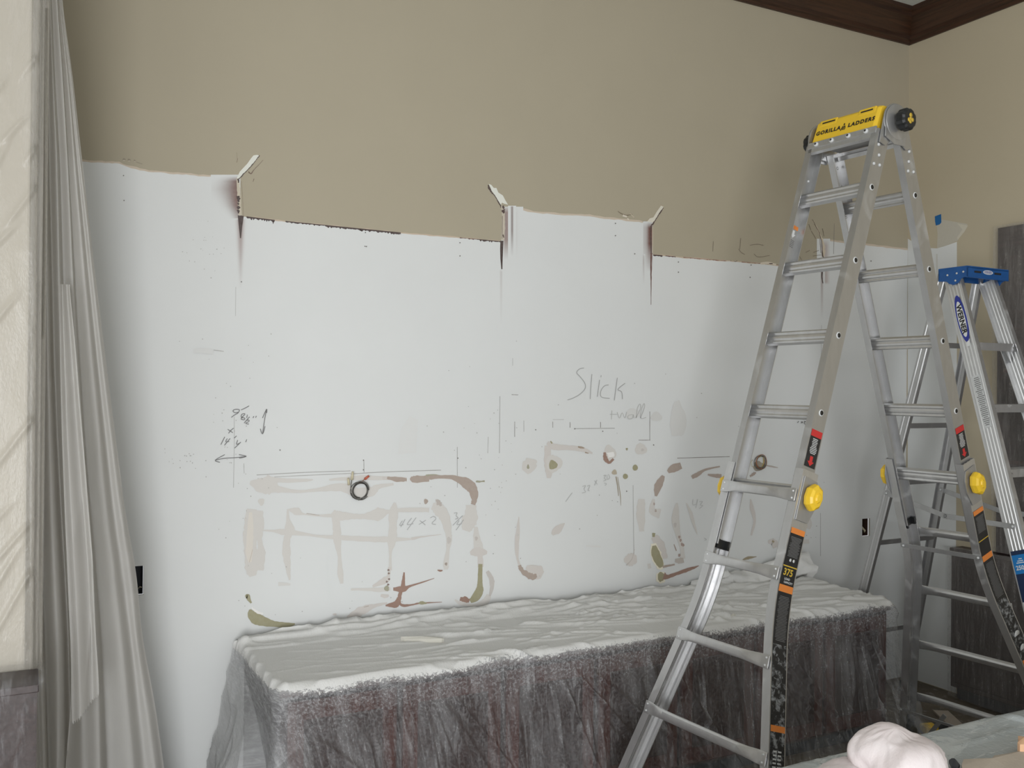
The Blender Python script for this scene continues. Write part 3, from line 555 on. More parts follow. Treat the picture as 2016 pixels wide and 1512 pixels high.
# pencil and marker writing
def pen(zf, *lines, w=1.3, col=(66, 64, 66), al=.9):
    for ln in lines: stroke([(*zf(x, y, 0)[:2], w) for x, y in ln], col, al, .15, 4)
pen(z4, [(215, 100), (195, 102), (183, 92), (195, 82), (222, 84), (215, 103), (195, 115), (173, 131)], [(283, 60), (258, 74), (233, 85)],
    [(258, 108), (238, 112), (235, 130), (255, 136), (252, 146), (234, 142), (240, 130), (258, 112)], [(272, 115), (268, 134)], [(286, 128), (268, 148), (252, 167)], [(264, 152), (280, 148), (282, 156), (262, 168), (282, 173)],
    [(312, 124), (307, 135)], [(328, 122), (323, 133)], [(150, 205), (165, 215), (182, 226)], [(187, 198), (170, 212), (155, 230)],
    [(132, 252), (108, 300)], [(148, 262), (138, 282), (160, 280)], [(165, 262), (130, 304)], [(205, 246), (190, 260)], [(212, 272), (205, 298), (225, 290)], [(232, 284), (193, 322)], [(268, 268), (262, 284)],
    [(391, 80), (378, 150), (366, 234)], [(366, 135), (391, 80), (392, 104)], [(352, 202), (366, 234), (382, 186)], [(73, 397), (130, 385), (210, 380), (266, 372)], [(132, 362), (73, 397), (102, 409)], [(220, 362), (266, 373), (222, 384)])
PC = dict(w=1.0, col=(140, 140, 142), al=.8)
pen(z4, [(1232, 772), (1215, 800), (1240, 795)], [(1250, 762), (1222, 810)], [(1290, 755), (1262, 795), (1300, 790)], [(1318, 752), (1262, 828)], [(1340, 770), (1375, 798)], [(1378, 768), (1335, 795)], [(1405, 755), (1425, 745), (1440, 760), (1415, 788), (1440, 795)],
    [(1552, 725), (1572, 722), (1565, 740), (1578, 755), (1558, 762)], [(1606, 740), (1545, 800)], [(1585, 770), (1570, 795), (1600, 790)], [(1612, 765), (1565, 830)], **PC)
pen(z5, [(626, 78), (600, 82), (580, 105), (600, 130), (630, 170), (632, 205), (600, 240), (555, 265), (523, 275)], [(674, 115), (668, 190), (664, 270)], [(722, 150), (708, 255)], [(732, 122), (730, 134)], [(778, 182), (750, 190), (728, 225), (735, 258), (785, 265)], [(832, 138), (822, 210), (813, 278)], [(880, 172), (835, 210), (858, 225), (864, 270)], w=1.15, col=(134, 134, 134), al=.85)
pen(z5, [(785, 364), (830, 364)], [(798, 340), (795, 395)], [(830, 350), (845, 388), (862, 355), (878, 388), (890, 350)], [(925, 365), (900, 372), (900, 392), (925, 388), (930, 365), (935, 388)], [(945, 388), (975, 330), (972, 300), (955, 330), (950, 388)], [(975, 388), (1000, 320), (996, 298), (980, 340), (978, 388), (1010, 384)], w=1, col=(150, 150, 148), al=.7)
pen(z5, [(512, 905), (552, 850)], [(615, 812), (635, 806), (625, 828), (635, 845), (612, 852)], [(645, 810), (662, 805), (650, 835), (660, 838)], [(690, 775), (708, 798)], [(706, 770), (690, 805)], [(745, 745), (760, 742), (750, 760), (762, 770), (745, 778)], [(775, 735), (785, 755), (770, 768), (768, 740)], [(750, 790), (765, 795), (755, 805)], w=1, col=(150, 150, 150), al=.7)
pen(z5, [(1300, 892), (1300, 925), (1320, 920)], [(1330, 890), (1318, 945)], [(1340, 905), (1360, 905), (1345, 925), (1362, 930), (1340, 948)], [(1370, 1130), (1384, 1140), (1372, 1145)], w=1, col=(150, 150, 150), al=.6)
pen(z6, [(836, 110), (826, 122)], [(852, 112), (868, 124)], [(866, 112), (852, 126)], [(874, 112), (886, 112), (876, 122), (886, 136)], w=1.2)
struct(obj('wall_back', wb, [M['tan'], M['primer'], M['stain'], M['drywall'], M['stain_tan']], colattr=True))

# right wall, with its own primed patch and joint
wr = MB(); wr.add([(XR, YW, 0), (XR, -3.2, 0), (XR, -3.2, ZC), (XR, YW, ZC)], [(0, 1, 2, 3)], 0)
def rpoly(pts, col=None, mi=2, off=0.0005, alpha=1.0, fan=True):
    vs = [onX(x, y) for x, y in pts]; vs = [Vector((XR - off, min(v.y, YW - .0005), max(v.z, 0.003))) for v in vs]
    wr.add(vs, tri(pts), mi, False, (*(s2l(col) if col else (1, 1, 1)), alpha))
rpoly([(1786, 470), (1800, 478), (1822, 488), (1845, 489), (1862, 484), (1884, 476), (1884, 700), (1882, 1120), (1882, 1420), (1786, 1420)], mi=1)
rpoly([(1843, 430), (1882, 437), (1905, 441), (1900, 452), (1885, 474), (1862, 484), (1845, 489), (1846, 460)], (176, 166, 142), off=.0006, alpha=.7)
rpoly([(1843, 500), (1846, 500), (1847, 560), (1845, 700), (1841, 700), (1843, 600)], (196, 190, 178), off=.0007, alpha=.5)
rpoly([(1885, 440), (1906, 444), (1899, 456), (1886, 472), (1884, 468), (1895, 452)], (202, 194, 172), off=.0009, alpha=.8)
struct(obj('wall_right', wr, [M['tan_light'], M['primer'], M['stain']], colattr=True))

# window wall on the left with a real opening, and the short partition behind which the curtain hangs
wl = MB(); X0, WY0, WY1, WZ0, WZ1 = -1.75, -1.95, 0.75, 0.35, 2.55
for y0, y1, z0, z1 in ((-3.2, WY0, 0, ZC), (WY1, 2.75, 0, ZC), (WY0, WY1, 0, WZ0), (WY0, WY1, WZ1, ZC)): wl.aabb((X0 - .12, y0, z0), (X0, y1, z1))
struct(obj('wall_left', wl, M['cream']))
wf = MB()
for y in (WY0, (WY0 + WY1) / 2, WY1): wf.aabb((X0 - .1, y - .03, WZ0), (X0 - .04, y + .03, WZ1))
for z in (WZ0 + .03, WZ1 - .03): wf.aabb((X0 - .1, WY0, z - .03), (X0 - .04, WY1, z + .03))
struct(obj('window_1', wf, M['white']))
pt = MB(); pt.aabb((X0 - .12, 2.75, 0), (-0.002, YW + .1, ZC)); struct(obj('wall_partition', pt, M['cream'], bevel=.006))
fl = MB(); fl.aabb((X0 - .1, -3.2, -.1), (XR + .1, YW + .15, 0)); struct(obj('floor', fl, M['floor']))
ce = MB(); ce.aabb((X0 - .12, -3.2, ZC), (XR + .1, YW + .15, ZC + .1)); struct(obj('ceiling', ce, M['ceiling']))

# crown moulding with a stepped ogee profile, mitred in the corner
z0 = onY(1790, 90).z; H = ZC - z0
prof = [(0.0, 0.0), (.012, 0.0), (.016, .018), (.028, .024), (.032, .045), (.05, .075), (.078, .105), (.10, .125), (.104, .15), (.118, .158), (.122, H), (0.0, H)]
def crown(along):
    mb = MB()
    if along == 'x': fr = [[(-0.0, YW - a, z0 + b) for a, b in prof], [(XR - a, YW - a, z0 + b) for a, b in prof]]
    else: fr = [[(XR - a, YW - a, z0 + b) for a, b in prof], [(XR - a, -3.2, z0 + b) for a, b in prof]]
    n = len(prof); mb.add(fr[0] + fr[1], [(i, (i + 1) % n, n + (i + 1) % n, n + i) for i in range(n)] + [tuple(range(n))[::-1], tuple(range(n, 2 * n))]); return mb
struct(obj('trim_1', crown('x'), M['crown_x'], fixn=True)); struct(obj('trim_2', crown('y'), M['crown_y'], fixn=True))

# ================================================================== electrical boxes, wires, tape
def ebox(h, label, brown, group=None):
    x0, z0_, x1, z1 = h; t = thing('electrical_box', ((x0 + x1) / 2, YW + .07, z0_), label, 'electrical box', group)
    b = MB(); d0, d1, w = YW + .016, YW + .075, .0025; x0 += .001; x1 -= .001; z0_ += .001; z1 -= .001
    b.aabb((x0, d1, z0_), (x1, d1 + w, z1)); b.aabb((x0, d0, z0_), (x0 + w, d1, z1)); b.aabb((x1 - w, d0, z0_), (x1, d1, z1)); b.aabb((x0, d0, z0_), (x1, d1, z0_ + w)); b.aabb((x0, d0, z1 - w), (x1, d1, z1))
    obj('box_shell', b, M['box_brown'] if brown else M['slate'], t)
    return t
t = ebox(HOLES[0], 'dark uncovered outlet box in the wall, half hidden by the hanging plastic curtain', False)
hx = HOLES[0][2]; hz = HOLES[0][1]; b = MB(); b.tube([(hx - .03, YW + .06, hz + .09), (hx - .035, YW + .03, hz + .07), (hx - .045, YW + .03, hz + .05), (hx - .05, YW + .06, hz + .03)], .002); obj('wire', b, M['wire'], t)
b = MB(); b.tube([(hx - .018, YW + .03, hz + .02), (hx - .012, YW + .015, hz + .03), (hx - .006, YW + .012, hz + .028)], .0016); obj('wire', b, M['ivory'], t)
t = ebox(HOLES[1], 'small rusty brown outlet box cut into the white wall between the two ladders', True)
hx = HOLES[1][0]; hz = HOLES[1][1]; b = MB(); b.tube([(hx + .03, YW + .06, hz + .07), (hx + .03, YW + .03, hz + .05), (hx + .045, YW + .02, hz + .03), (hx + .05, YW + .03, hz + .02)], .006); obj('wire', b, M['ivory'], t)

def coil(px, py, rx, label, dark, n=4, seed=0):
    r = random.Random(seed); c = onY(px, py); t = thing('wire_coil', (c.x, YW - .01, c.z), label, 'wire')
    def ring(r0, ph, turns, mat, name, rad, ecc=.12, a0=0.0):
        b = MB(); pts = []
        for i in range(int(26 * turns) + 1):
            a = a0 + 2 * pi * i / 26; k = r0 * (1 + ecc * sin(1.0 * a / turns * 1.3 + ph)); pts.append((c.x + k * cos(a) + .003 * sin(ph * 3), YW - .014 - .007 * sin(a * .7 + ph), c.z + k * 1.02 * sin(a) + .003 * cos(ph * 5)))
        b.tube(pts, rad, 6); obj(name, b, mat, t)
    return t, c, ring
t, c, ring = coil(707, 965, 20, 'loose coil of dark grey low-voltage wire with ivory and red caps hanging from the wall', True)
R = 0.036
ring(R, .3, 1.9, M['wire'], 'wire', .0019); ring(R * .93, 2.0, 1.6, M['wire_dark'], 'wire', .0016, .16, 1.1); ring(R * 1.06, 4.0, 1.3, M['wire_dark'], 'wire', .0014, .1, 3.4)
b = MB(); b.tube([onY(691, 944) + Vector((0, -.012, 0)), onY(688, 960) + Vector((0, -.018, 0)), onY(692, 976) + Vector((0, -.02, 0)), onY(704, 984) + Vector((0, -.02, 0))], .0019); obj('wire', b, M['wire'], t)
for q0, q1, m in (((692, 928), (691, 944), 'ivory'), ((683, 941), (685, 954), 'ivory'), ((724, 936), (716, 943), 'redcap')):
    b = MB(); p0 = onY(*q0) + Vector((0, -.018, 0)); p1 = onY(*q1) + Vector((0, -.014, 0)); b.cyl(p0, p1, .0045, .006, 12); o = obj('wire_connector', b, M[m], t)
    if m == 'redcap': o['label'] = 'red wire connector'
b = MB(); b.tube([onY(716, 943) + Vector((0, -.014, 0)), onY(708, 949) + Vector((0, -.018, 0)), onY(700, 952) + Vector((0, -.01, 0))], .0016); obj('wire', b, M['wire_copper'], t)
t, c, ring = coil(1494, 909, 14, 'coil of mixed brown, copper and yellow wires seen through the tall ladder', False)
R = 0.036
ring(R, .3, 2.1, M['wire_copper'], 'wire', .002, .1); ring(R * .9, 2.0, 1.6, M['wire'], 'wire', .0019, .16, 1.1); ring(R * 1.06, 4.0, 1.4, M['wire'], 'wire', .0017, .12, 3.4); ring(R * .82, 1.0, .5, M['wire_yellow'], 'wire', .002, .1, 5.2)
b = MB(); b.tube([onY(1479, 905) + Vector((0, -.01, 0)), onY(1475, 910) + Vector((0, -.015, 0)), onY(1477, 918) + Vector((0, -.014, 0)), onY(1484, 919) + Vector((0, -.016, 0))], .0017); obj('wire', b, M['ivory'], t)
b = MB(); pts = [(1841, 426), (1853, 421.5), (1853.5, 438), (1850, 442), (1843, 444), (1841.5, 436)]
vs = [onX(x, y) for x, y in pts]; b.add([v + Vector((-.0012, 0, 0)) for v in vs] + [v + Vector((-.0026, 0, 0)) for v in vs], [tuple(range(6)), tuple(range(11, 5, -1))] + [(i, (i + 1) % 6, 6 + (i + 1) % 6, 6 + i) for i in range(6)])
tape = tag(recenter(obj('tape_piece', b, M['bluetape'], fixn=True)), 'small torn piece of blue painter tape stuck on the right wall', 'tape')

# ================================================================== low cabinet under the plastic
CX0, CX1, CY0, CY1, CZ = .775, 3.88, 3.245, 3.90, .69
cab = thing('credenza', ((CX0 + CX1) / 2, (CY0 + CY1) / 2, 0), 'long low reddish wood cabinet hidden under the dusty plastic sheet by the back wall', 'cabinet')
KX0, KX1, KY0 = CX0, CX1, CY0; CX0 += .014; CX1 -= .014; CY0 += .014; CZ -= .006
b = MB(); b.aabb((CX0 + .01, CY0 + .03, .08), (CX1 - .01, CY1, CZ - .035)); obj('body', b, M['cherry_dark'], cab)
b = MB(); b.aabb((CX0, CY0, CZ - .035), (CX1, CY1, CZ)); obj('top', b, M['cherry'], cab, bevel=.014)
b = MB(); b.aabb((CX0 + .03, CY0 + .08, 0), (CX1 - .03, CY1, .08)); obj('plinth', b, M['slate'], cab)
nd = 7; wd = (CX1 - CX0 - .04) / nd
for i in range(nd):
    x0 = CX0 + .02 + i * wd; b = MB(); b.aabb((x0 + .012, CY0 + .008, .10), (x0 + wd - .012, CY0 + .03, CZ - .05)); d = obj('door', b, M['cherry'], cab, bevel=.003)
    b = MB(); b.aabb((x0 + .07, CY0 + .0045, .17), (x0 + wd - .07, CY0 + .010, CZ - .12)); sub('door_panel', b, M['cherry_dark'], d, cab, bevel=.002)

CX0, CX1, CY0, CZ = KX0, KX1, KY0, CZ + .006
# the plastic: a sheet relaxed over the cabinet (position-based cloth, deterministic)
def drape():
    ds = .024; OL_, OR_ = .62, .50
    nx = int((CX1 - CX0 + OL_ + OR_) / ds) + 1; ny = int((CY1 - CY0 + .02 + .80) / ds) + 1
    r = np.random.RandomState(5); X = np.linspace(CX0 - OL_, CX1 + OR_, nx); S = np.arange(ny) * ds
    P = np.zeros((nx, ny, 3)); P[:, :, 0] = X[:, None]; P[:, :, 1] = (CY1 - .005) - S[None, :]; P[:, :, 2] = CZ + .03 + .012 * r.rand(nx, ny)
    UX, UY = np.meshgrid(np.arange(nx), np.arange(ny), indexing='ij')
    P[:, :, 2] += .03 * vnoise(UX * .16 + UY * .05, UY * .08, 3)
    lx = ds * (1.008 + .03 * vnoise(X * 1.4, X * 0, 9))[:-1, None]; ly = ds; dg_ = sqrt(2) * ds * 1.02
    V = np.zeros_like(P); pin = P[:, 0].copy(); inside = (X > CX0 - .02) & (X < CX1 + .02)
    def con(A, B, L, k):
        d = B - A; n = np.linalg.norm(d, axis=-1, keepdims=True) + 1e-9; c = d * ((n - L) / n) * .5 * k; A += c; B -= c
    def onec(ax, st, L, k, only=False):
        for par in (0, 1):
            if ax == 0:
                m = (nx - st); i = np.arange(0, m); i = i[(i // st) % 2 == par]; A = P[i]; B = P[i + st]; LL = (L[i][..., None] if hasattr(L, 'shape') else L)
                d = B - A; n = np.linalg.norm(d, axis=-1, keepdims=True) + 1e-9; e = n - LL
                if only: e = np.minimum(e, 0)
                c = d * (e / n) * .5 * k; P[i] += c; P[i + st] -= c
            else:
                m = (ny - st); i = np.arange(0, m); i = i[(i // st) % 2 == par]; A = P[:, i]; B = P[:, i + st]
                d = B - A; n = np.linalg.norm(d, axis=-1, keepdims=True) + 1e-9; e = n - L
                if only: e = np.minimum(e, 0)
                c = d * (e / n) * .5 * k; P[:, i] += c; P[:, i + st] -= c
    def diag(k):
        for a0 in (0, 1):
            sl = slice(a0, nx - 1, 2); n1 = len(range(a0, nx - 1, 2)); ia = np.arange(a0, nx - 1, 2)
            for s1_, s2_ in ((0, 1), (1, 0)):
                for b0 in (0, 1):
                    ja = np.arange(b0, ny - 1, 2); I, J = np.ix_(ia, ja + s1_), np.ix_(ia + 1, ja + s2_); A = P[I]; B = P[J]
                    d = B - A; n = np.linalg.norm(d, axis=-1, keepdims=True) + 1e-9; c = d * ((n - dg_) / n) * .5 * k; P[I] += c; P[J] -= c
    e = .011
    for it in range(420):
        V *= .955; V[:, :, 2] -= .00055; old = P.copy(); P += V
        for q in range(3):
            onec(0, 1, lx, .9); onec(1, 1, ly, .9); diag(.25); onec(0, 3, ds * 2.85, .12, True); onec(1, 3, ds * 2.95, .25, True)
            # collide with the cabinet, the floor and the wall
            x, y, z = P[..., 0], P[..., 1], P[..., 2]
            dl, dr_, df, dt = x - (CX0 - e), (CX1 + e) - x, y - (CY0 - e), (CZ + e) - z
            ins = (dl > 0) & (dr_ > 0) & (df > 0) & (dt > 0); st = np.stack([dl, dr_, df, dt], -1); w = st.argmin(-1)
            P[..., 0] = np.where(ins & (w == 0), CX0 - e, np.where(ins & (w == 1), CX1 + e, x)); P[..., 1] = np.where(ins & (w == 2), CY0 - e, y); P[..., 2] = np.where(ins & (w == 3), CZ + e, z)
            P[..., 2] = np.maximum(P[..., 2], .008); P[..., 1] = np.minimum(P[..., 1], YW - .012)
            P[inside, 0] = np.stack([X[inside], np.full(inside.sum(), CY1 - .005), np.full(inside.sum(), CZ + e)], -1)
        V = P - old
        sp = np.linalg.norm(V, axis=-1, keepdims=True); V *= np.minimum(1, .03 / (sp + 1e-9))
        on = (np.abs(P[..., 2] - CZ - e) < .002) | (P[..., 2] < .01); V[on] *= .6
    return P, X, S, ds
def refine(P, k):
    for ax in (0, 1):
        n = P.shape[ax]; t = np.linspace(0, n - 1, (n - 1) * k + 1); i = np.clip(np.floor(t).astype(int), 0, n - 2); f = t - i
        g = lambda j: np.take(P, np.clip(j, 0, n - 1), axis=ax); sh = [1, 1, 1]; sh[ax] = -1; f = f.reshape(sh)
        p0, p1, p2, p3 = g(i - 1), g(i), g(i + 1), g(i + 2)
        P = .5 * ((2 * p1) + (-p0 + p2) * f + (2 * p0 - 5 * p1 + 4 * p2 - p3) * f * f + (-p0 + 3 * p1 - 3 * p2 + p3) * f ** 3)
    return P
P, Xs, Ss, ds = drape()
KR = 4; P = refine(P, KR); nx, ny = P.shape[:2]
U = np.linspace(Xs[0], Xs[-1], nx)[:, None] + np.zeros((1, ny)); Vv = (np.linspace(0, Ss[-1], ny))[None, :] + np.zeros((nx, 1))
du = np.gradient(P, axis=0); dv = np.gradient(P, axis=1); N = np.cross(dv, du); N /= np.linalg.norm(N, axis=-1, keepdims=True) + 1e-9
if N[nx // 2, 5, 2] < 0: N = -N
DEP = CY1 - CY0
# creases: long folds pulled across the top, fanning down the front
amp = np.zeros_like(U)
def fold(u0, v0, u1, v1, w, h, bend=0.0):
    global amp
    d = np.array([u1 - u0, v1 - v0]); L = np.linalg.norm(d); d /= L; s = ((U - u0) * d[0] + (Vv - v0) * d[1]) / L; q = -(U - u0) * d[1] + (Vv - v0) * d[0]
    q = q - bend * np.sin(np.pi * np.clip(s, 0, 1)) * L; e = np.clip(s / .12, 0, 1) * np.clip((1 - s) / .2, 0, 1)
    amp = amp + h * e * np.exp(-(q / w) ** 2)
rr = random.Random(21)
for i in range(90):
    u0 = .85 + 2.9 * rr.random(); v0 = .10 + .45 * rr.random(); L = .12 + .30 * rr.random(); a_ = -.25 + .75 * rr.random(); fold(u0, v0, u0 + L * cos(a_), v0 + L * sin(a_), .0045 + .003 * rr.random(), .005 + .008 * rr.random(), .06 * (rr.random() - .5))
for i in range(34):      # on the top, slanting from the back towards the front right
    u0 = .95 + 2.7 * rr.random(); v0 = .06 + .35 * rr.random(); L = .25 + .5 * rr.random(); sl = -.05 + .5 * rr.random()
    fold(u0, v0, u0 + L * (1 if rr.random() < .8 else .4), v0 + sl * L + .05, .006 + .006 * rr.random(), .006 + .009 * rr.random(), .05 * (rr.random() - .5))
for u0, n, spread in ((1.9, 9, 1.0), (1.38, 5, .5), (2.35, 5, .5), (2.9, 7, .6), (3.45, 8, .5), (.86, 6, .35), (3.8, 4, .1)):
    for i in range(n):
        a = spread * (i + rr.random()) / n; fold(u0 + .02 * i, DEP - .05 + .04 * rr.random(), u0 + a + .03 * i, DEP + .35 + .4 * rr.random(), .006 + .007 * rr.random(), .010 + .014 * rr.random(), .04 * (rr.random() - .5))
for i in range(26):
    u0 = .8 + 3.0 * rr.random(); fold(u0, DEP + .02, u0 + .1 * (rr.random() - .3), DEP + .3 + .4 * rr.random(), .006 + .006 * rr.random(), .008 + .008 * rr.random(), .03 * (rr.random() - .5))
sm = np.clip((U - 1.15) / .7, 0, 1); sm = sm * sm * (3 - 2 * sm); amp = amp * np.where(Vv < DEP, .22 + .78 * sm, 1.0)
# excess plastic bunched up against the wall
bz = np.clip(1 - Vv / (.10 + .16 * vnoise(U * 2, U * 0, 77) * (.4 + .6 * sm)), 0, 1) ** .5 * np.clip((U - CX0 + .02) / .06, 0, 1) * np.clip((CX1 - U) / .1, 0, 1)
rid = ridge(U * 1.6 + Vv * 6, Vv * 24 + 1.1 * vnoise(U * 2.5, U * 0, 4), 12) * .040 + ridge(U * 3 + 3, Vv * 44 + U * 1.6, 13) * .022 + .020 * vnoise(U * 4, Vv * 10, 8) + .014 * ridge(U * 10 - Vv * 16, Vv * 22 + U * 3, 14)
amp = amp + .72 * bz * rid
amp = amp + .0012 * np.where(Vv < DEP, .2 + .8 * sm, 1) * (ridge(U * 9, Vv * 9, 31) + ridge(U * 17 + Vv * 8, Vv * 14 - U * 6, 32))
hang = np.clip((Vv - DEP) / .1, 0, 1); amp = amp + hang * (.003 * ridge(U * 14 + Vv * 2, Vv * 3, 33) + .006 * ridge(U * 5 - Vv * 1.5, Vv * 1.5, 34))
lft = np.clip((CX0 - U) / .08, 0, 1); amp = amp + lft * (.014 * ridge(U * 12, Vv * 7, 35) + .012 * ridge(U * 9 + Vv * 7, Vv * 5 - U * 6, 36))
P = P + N * amp[..., None]
drop = np.clip((CZ - P[..., 2]) / .35, 0, 1)
P[..., 0] -= np.where(U < CX0, .085 * drop * (.5 + vnoise(Vv * 5, U * 3, 37)), 0); P[..., 1] -= np.where((U < CX0 + .25) & (Vv > DEP), .05 * drop * np.clip((CX0 + .25 - U) / .25, 0, 1), 0); P[..., 1] = np.minimum(P[..., 1], YW - .004); P[..., 2] = np.maximum(P[..., 2], .004)
# a free edge thrown up over the right end, next to the ladder
def flap():
    n, m = 40, 14; Q = np.zeros((n, m, 3)); UV = np.zeros((n, m, 2)); a = Vector((3.10, 3.93, CZ + .02)); b_ = Vector((3.83, 3.90, CZ + .115))
    for i in range(n):
        s = i / (n - 1); c0 = a.lerp(b_, s) + Vector((0, 0, .015 * sin(s * 9)))
        for j in range(m):
            th = pi * 1.1 * j / (m - 1); r_ = .02 + .05 * s; Q[i, j] = (c0.x + .03 * s * sin(th), c0.y - .02 - r_ * 1.4 * sin(th) - .05 * s * j / m, max(CZ + .012, c0.z + r_ * cos(th) - .04 * s + .006 * sin(j * 2.1 + i * .4))); UV[i, j] = (3 + s, .1 + .01 * j)
    a_ = .03 * (ridge(UV[..., 0] * 5 + 2, UV[..., 1] * 22, 91) - .3) + .016 * (ridge(UV[..., 0] * 9, UV[..., 1] * 40, 92) - .3)
    Q[..., 2] = np.maximum(Q[..., 2] + a_, CZ + .013); Q[..., 1] -= a_ * .8; return Q, UV
sheet = thing('plastic_sheet', ((CX0 + CX1) / 2, (CY0 + CY1) / 2, 0), 'dusty translucent plastic sheet draped over the long low cabinet by the back wall', 'plastic sheet')
G = P; UVs = np.stack([U, np.where(G[..., 2] > CZ - .004, np.clip(CY1 - G[..., 1], 0, .672), .668 + np.maximum(0, CZ - G[..., 2]))], -1)
UVs[..., 1] += np.where((U < CX0) & (Vv < .62), np.clip(.22 - .0 * U, 0, 1) * 0, 0)
sheet_obj('drape', P, UVs, M['film_credenza'], sheet)
Q, UV = flap(); sheet_obj('rolled_edge', Q, UV, M['film_credenza'], sheet)
# bits of torn wallboard lying on it
def chip(px, py, L, W, rot, label, mat='drywall'):
    c = onZ(px, py, CZ + .012); r = random.Random(px); b = MB(); n = 11; top_ = []
    for i in range(n):
        a = 2 * pi * i / n; k = 1 + .8 * (r.random() - .5); x, y = L * k * cos(a), W * k * sin(a); top_.append((c.x + x * cos(rot) - y * sin(rot), c.y + x * sin(rot) + y * cos(rot), CZ + .020 + .010 * r.random()))
    bot_ = [(x, y, CZ + .0095) for x, y, z in top_]; b.add(top_ + bot_ + [(c.x, c.y, CZ + .034)], [(i, (i + 1) % n, 2 * n) for i in range(n)] + [(i, n + i, n + (i + 1) % n, (i + 1) % n) for i in range(n)] + [tuple(range(2 * n - 1, n - 1, -1))])
    return tag(recenter(obj('wallboard_scrap', b, M[mat], fixn=True)), label, 'debris', None)
chip(832, 1263, .075, .014, -.5, 'long crumbled cream wallboard scrap on the sheet left of centre')
chip(1443, 1217, .016, .009, .3, 'tiny crumb of wallboard on the sheet beside the tall ladder')

# ================================================================== tall articulated ladder
GC = Vector((2.9968, 2.7187, 2.9549)); TH = -1.4848; AL, BE = .3155, .3218; GW = .3469; D0 = .4367; RS = .3048
gu = Vector((cos(TH), sin(TH), 0)); gn = Vector((sin(TH), -cos(TH), 0)); gz = Vector((0, 0, 1))
gl = thing('folding_ladder', (GC.x, GC.y, 0), 'tall silver multi-position ladder with yellow top cover, standing open in front of the cabinet', 'ladder')
def rail_profile(h, fl, t, s, flutes=0):
    """C channel, web on the outside; s = side; returned in (u, m)"""
    p = [(0, -h), (0, h), (-fl, h), (-fl, h - t), (-t, h - t)]
    if flutes:
        ys = np.linspace(.55 * h, -.55 * h, flutes)
        for y in ys: p += [(-t, y + .0045), (-t - .004, y + .003), (-t - .004, y - .003), (-t, y - .0045)]
    p += [(-t, -h + t), (-fl, -h + t), (-fl, -h)]; return [(a * s, b_) for a, b_ in p]
def flare(t):
    if t < 1.93: return .187
    if t < 2.23: return .187 + .125 * (t - 1.93) ** 2 / .3 * 1.0
    return .187 + .0375 + .25 * (t - 2.23) - .0 if False else .187 + .125 * .3 + .25 * (t - 2.23) * 1.0 - 0.0
def TL(d): return GC.z / d
legs = {'front': (-gz * cos(AL) + gn * sin(AL), gn * cos(AL) + gz * sin(AL), cos(AL)), 'rear': (-gz * cos(BE) - gn * sin(BE), -gn * cos(BE) + gz * sin(BE), cos(BE))}
def on_web(mb, D_, Mx, t0, t1, off, h0, h1, mi):      # flat label on the outer face of a rail (right side), t along the rail, h across it
    n = 14; vs = []
    for i in range(n + 1):
        t = t0 + (t1 - t0) * i / n; o = (flare(t) if t > 1.58 else GW / 2) + off
        for h in (h0, h1): vs.append(GC + D_ * t + gu * o + Mx * h)
    mb.add(vs, [(2 * i, 2 * i + 1, 2 * i + 3, 2 * i + 2) for i in range(n)], mi)
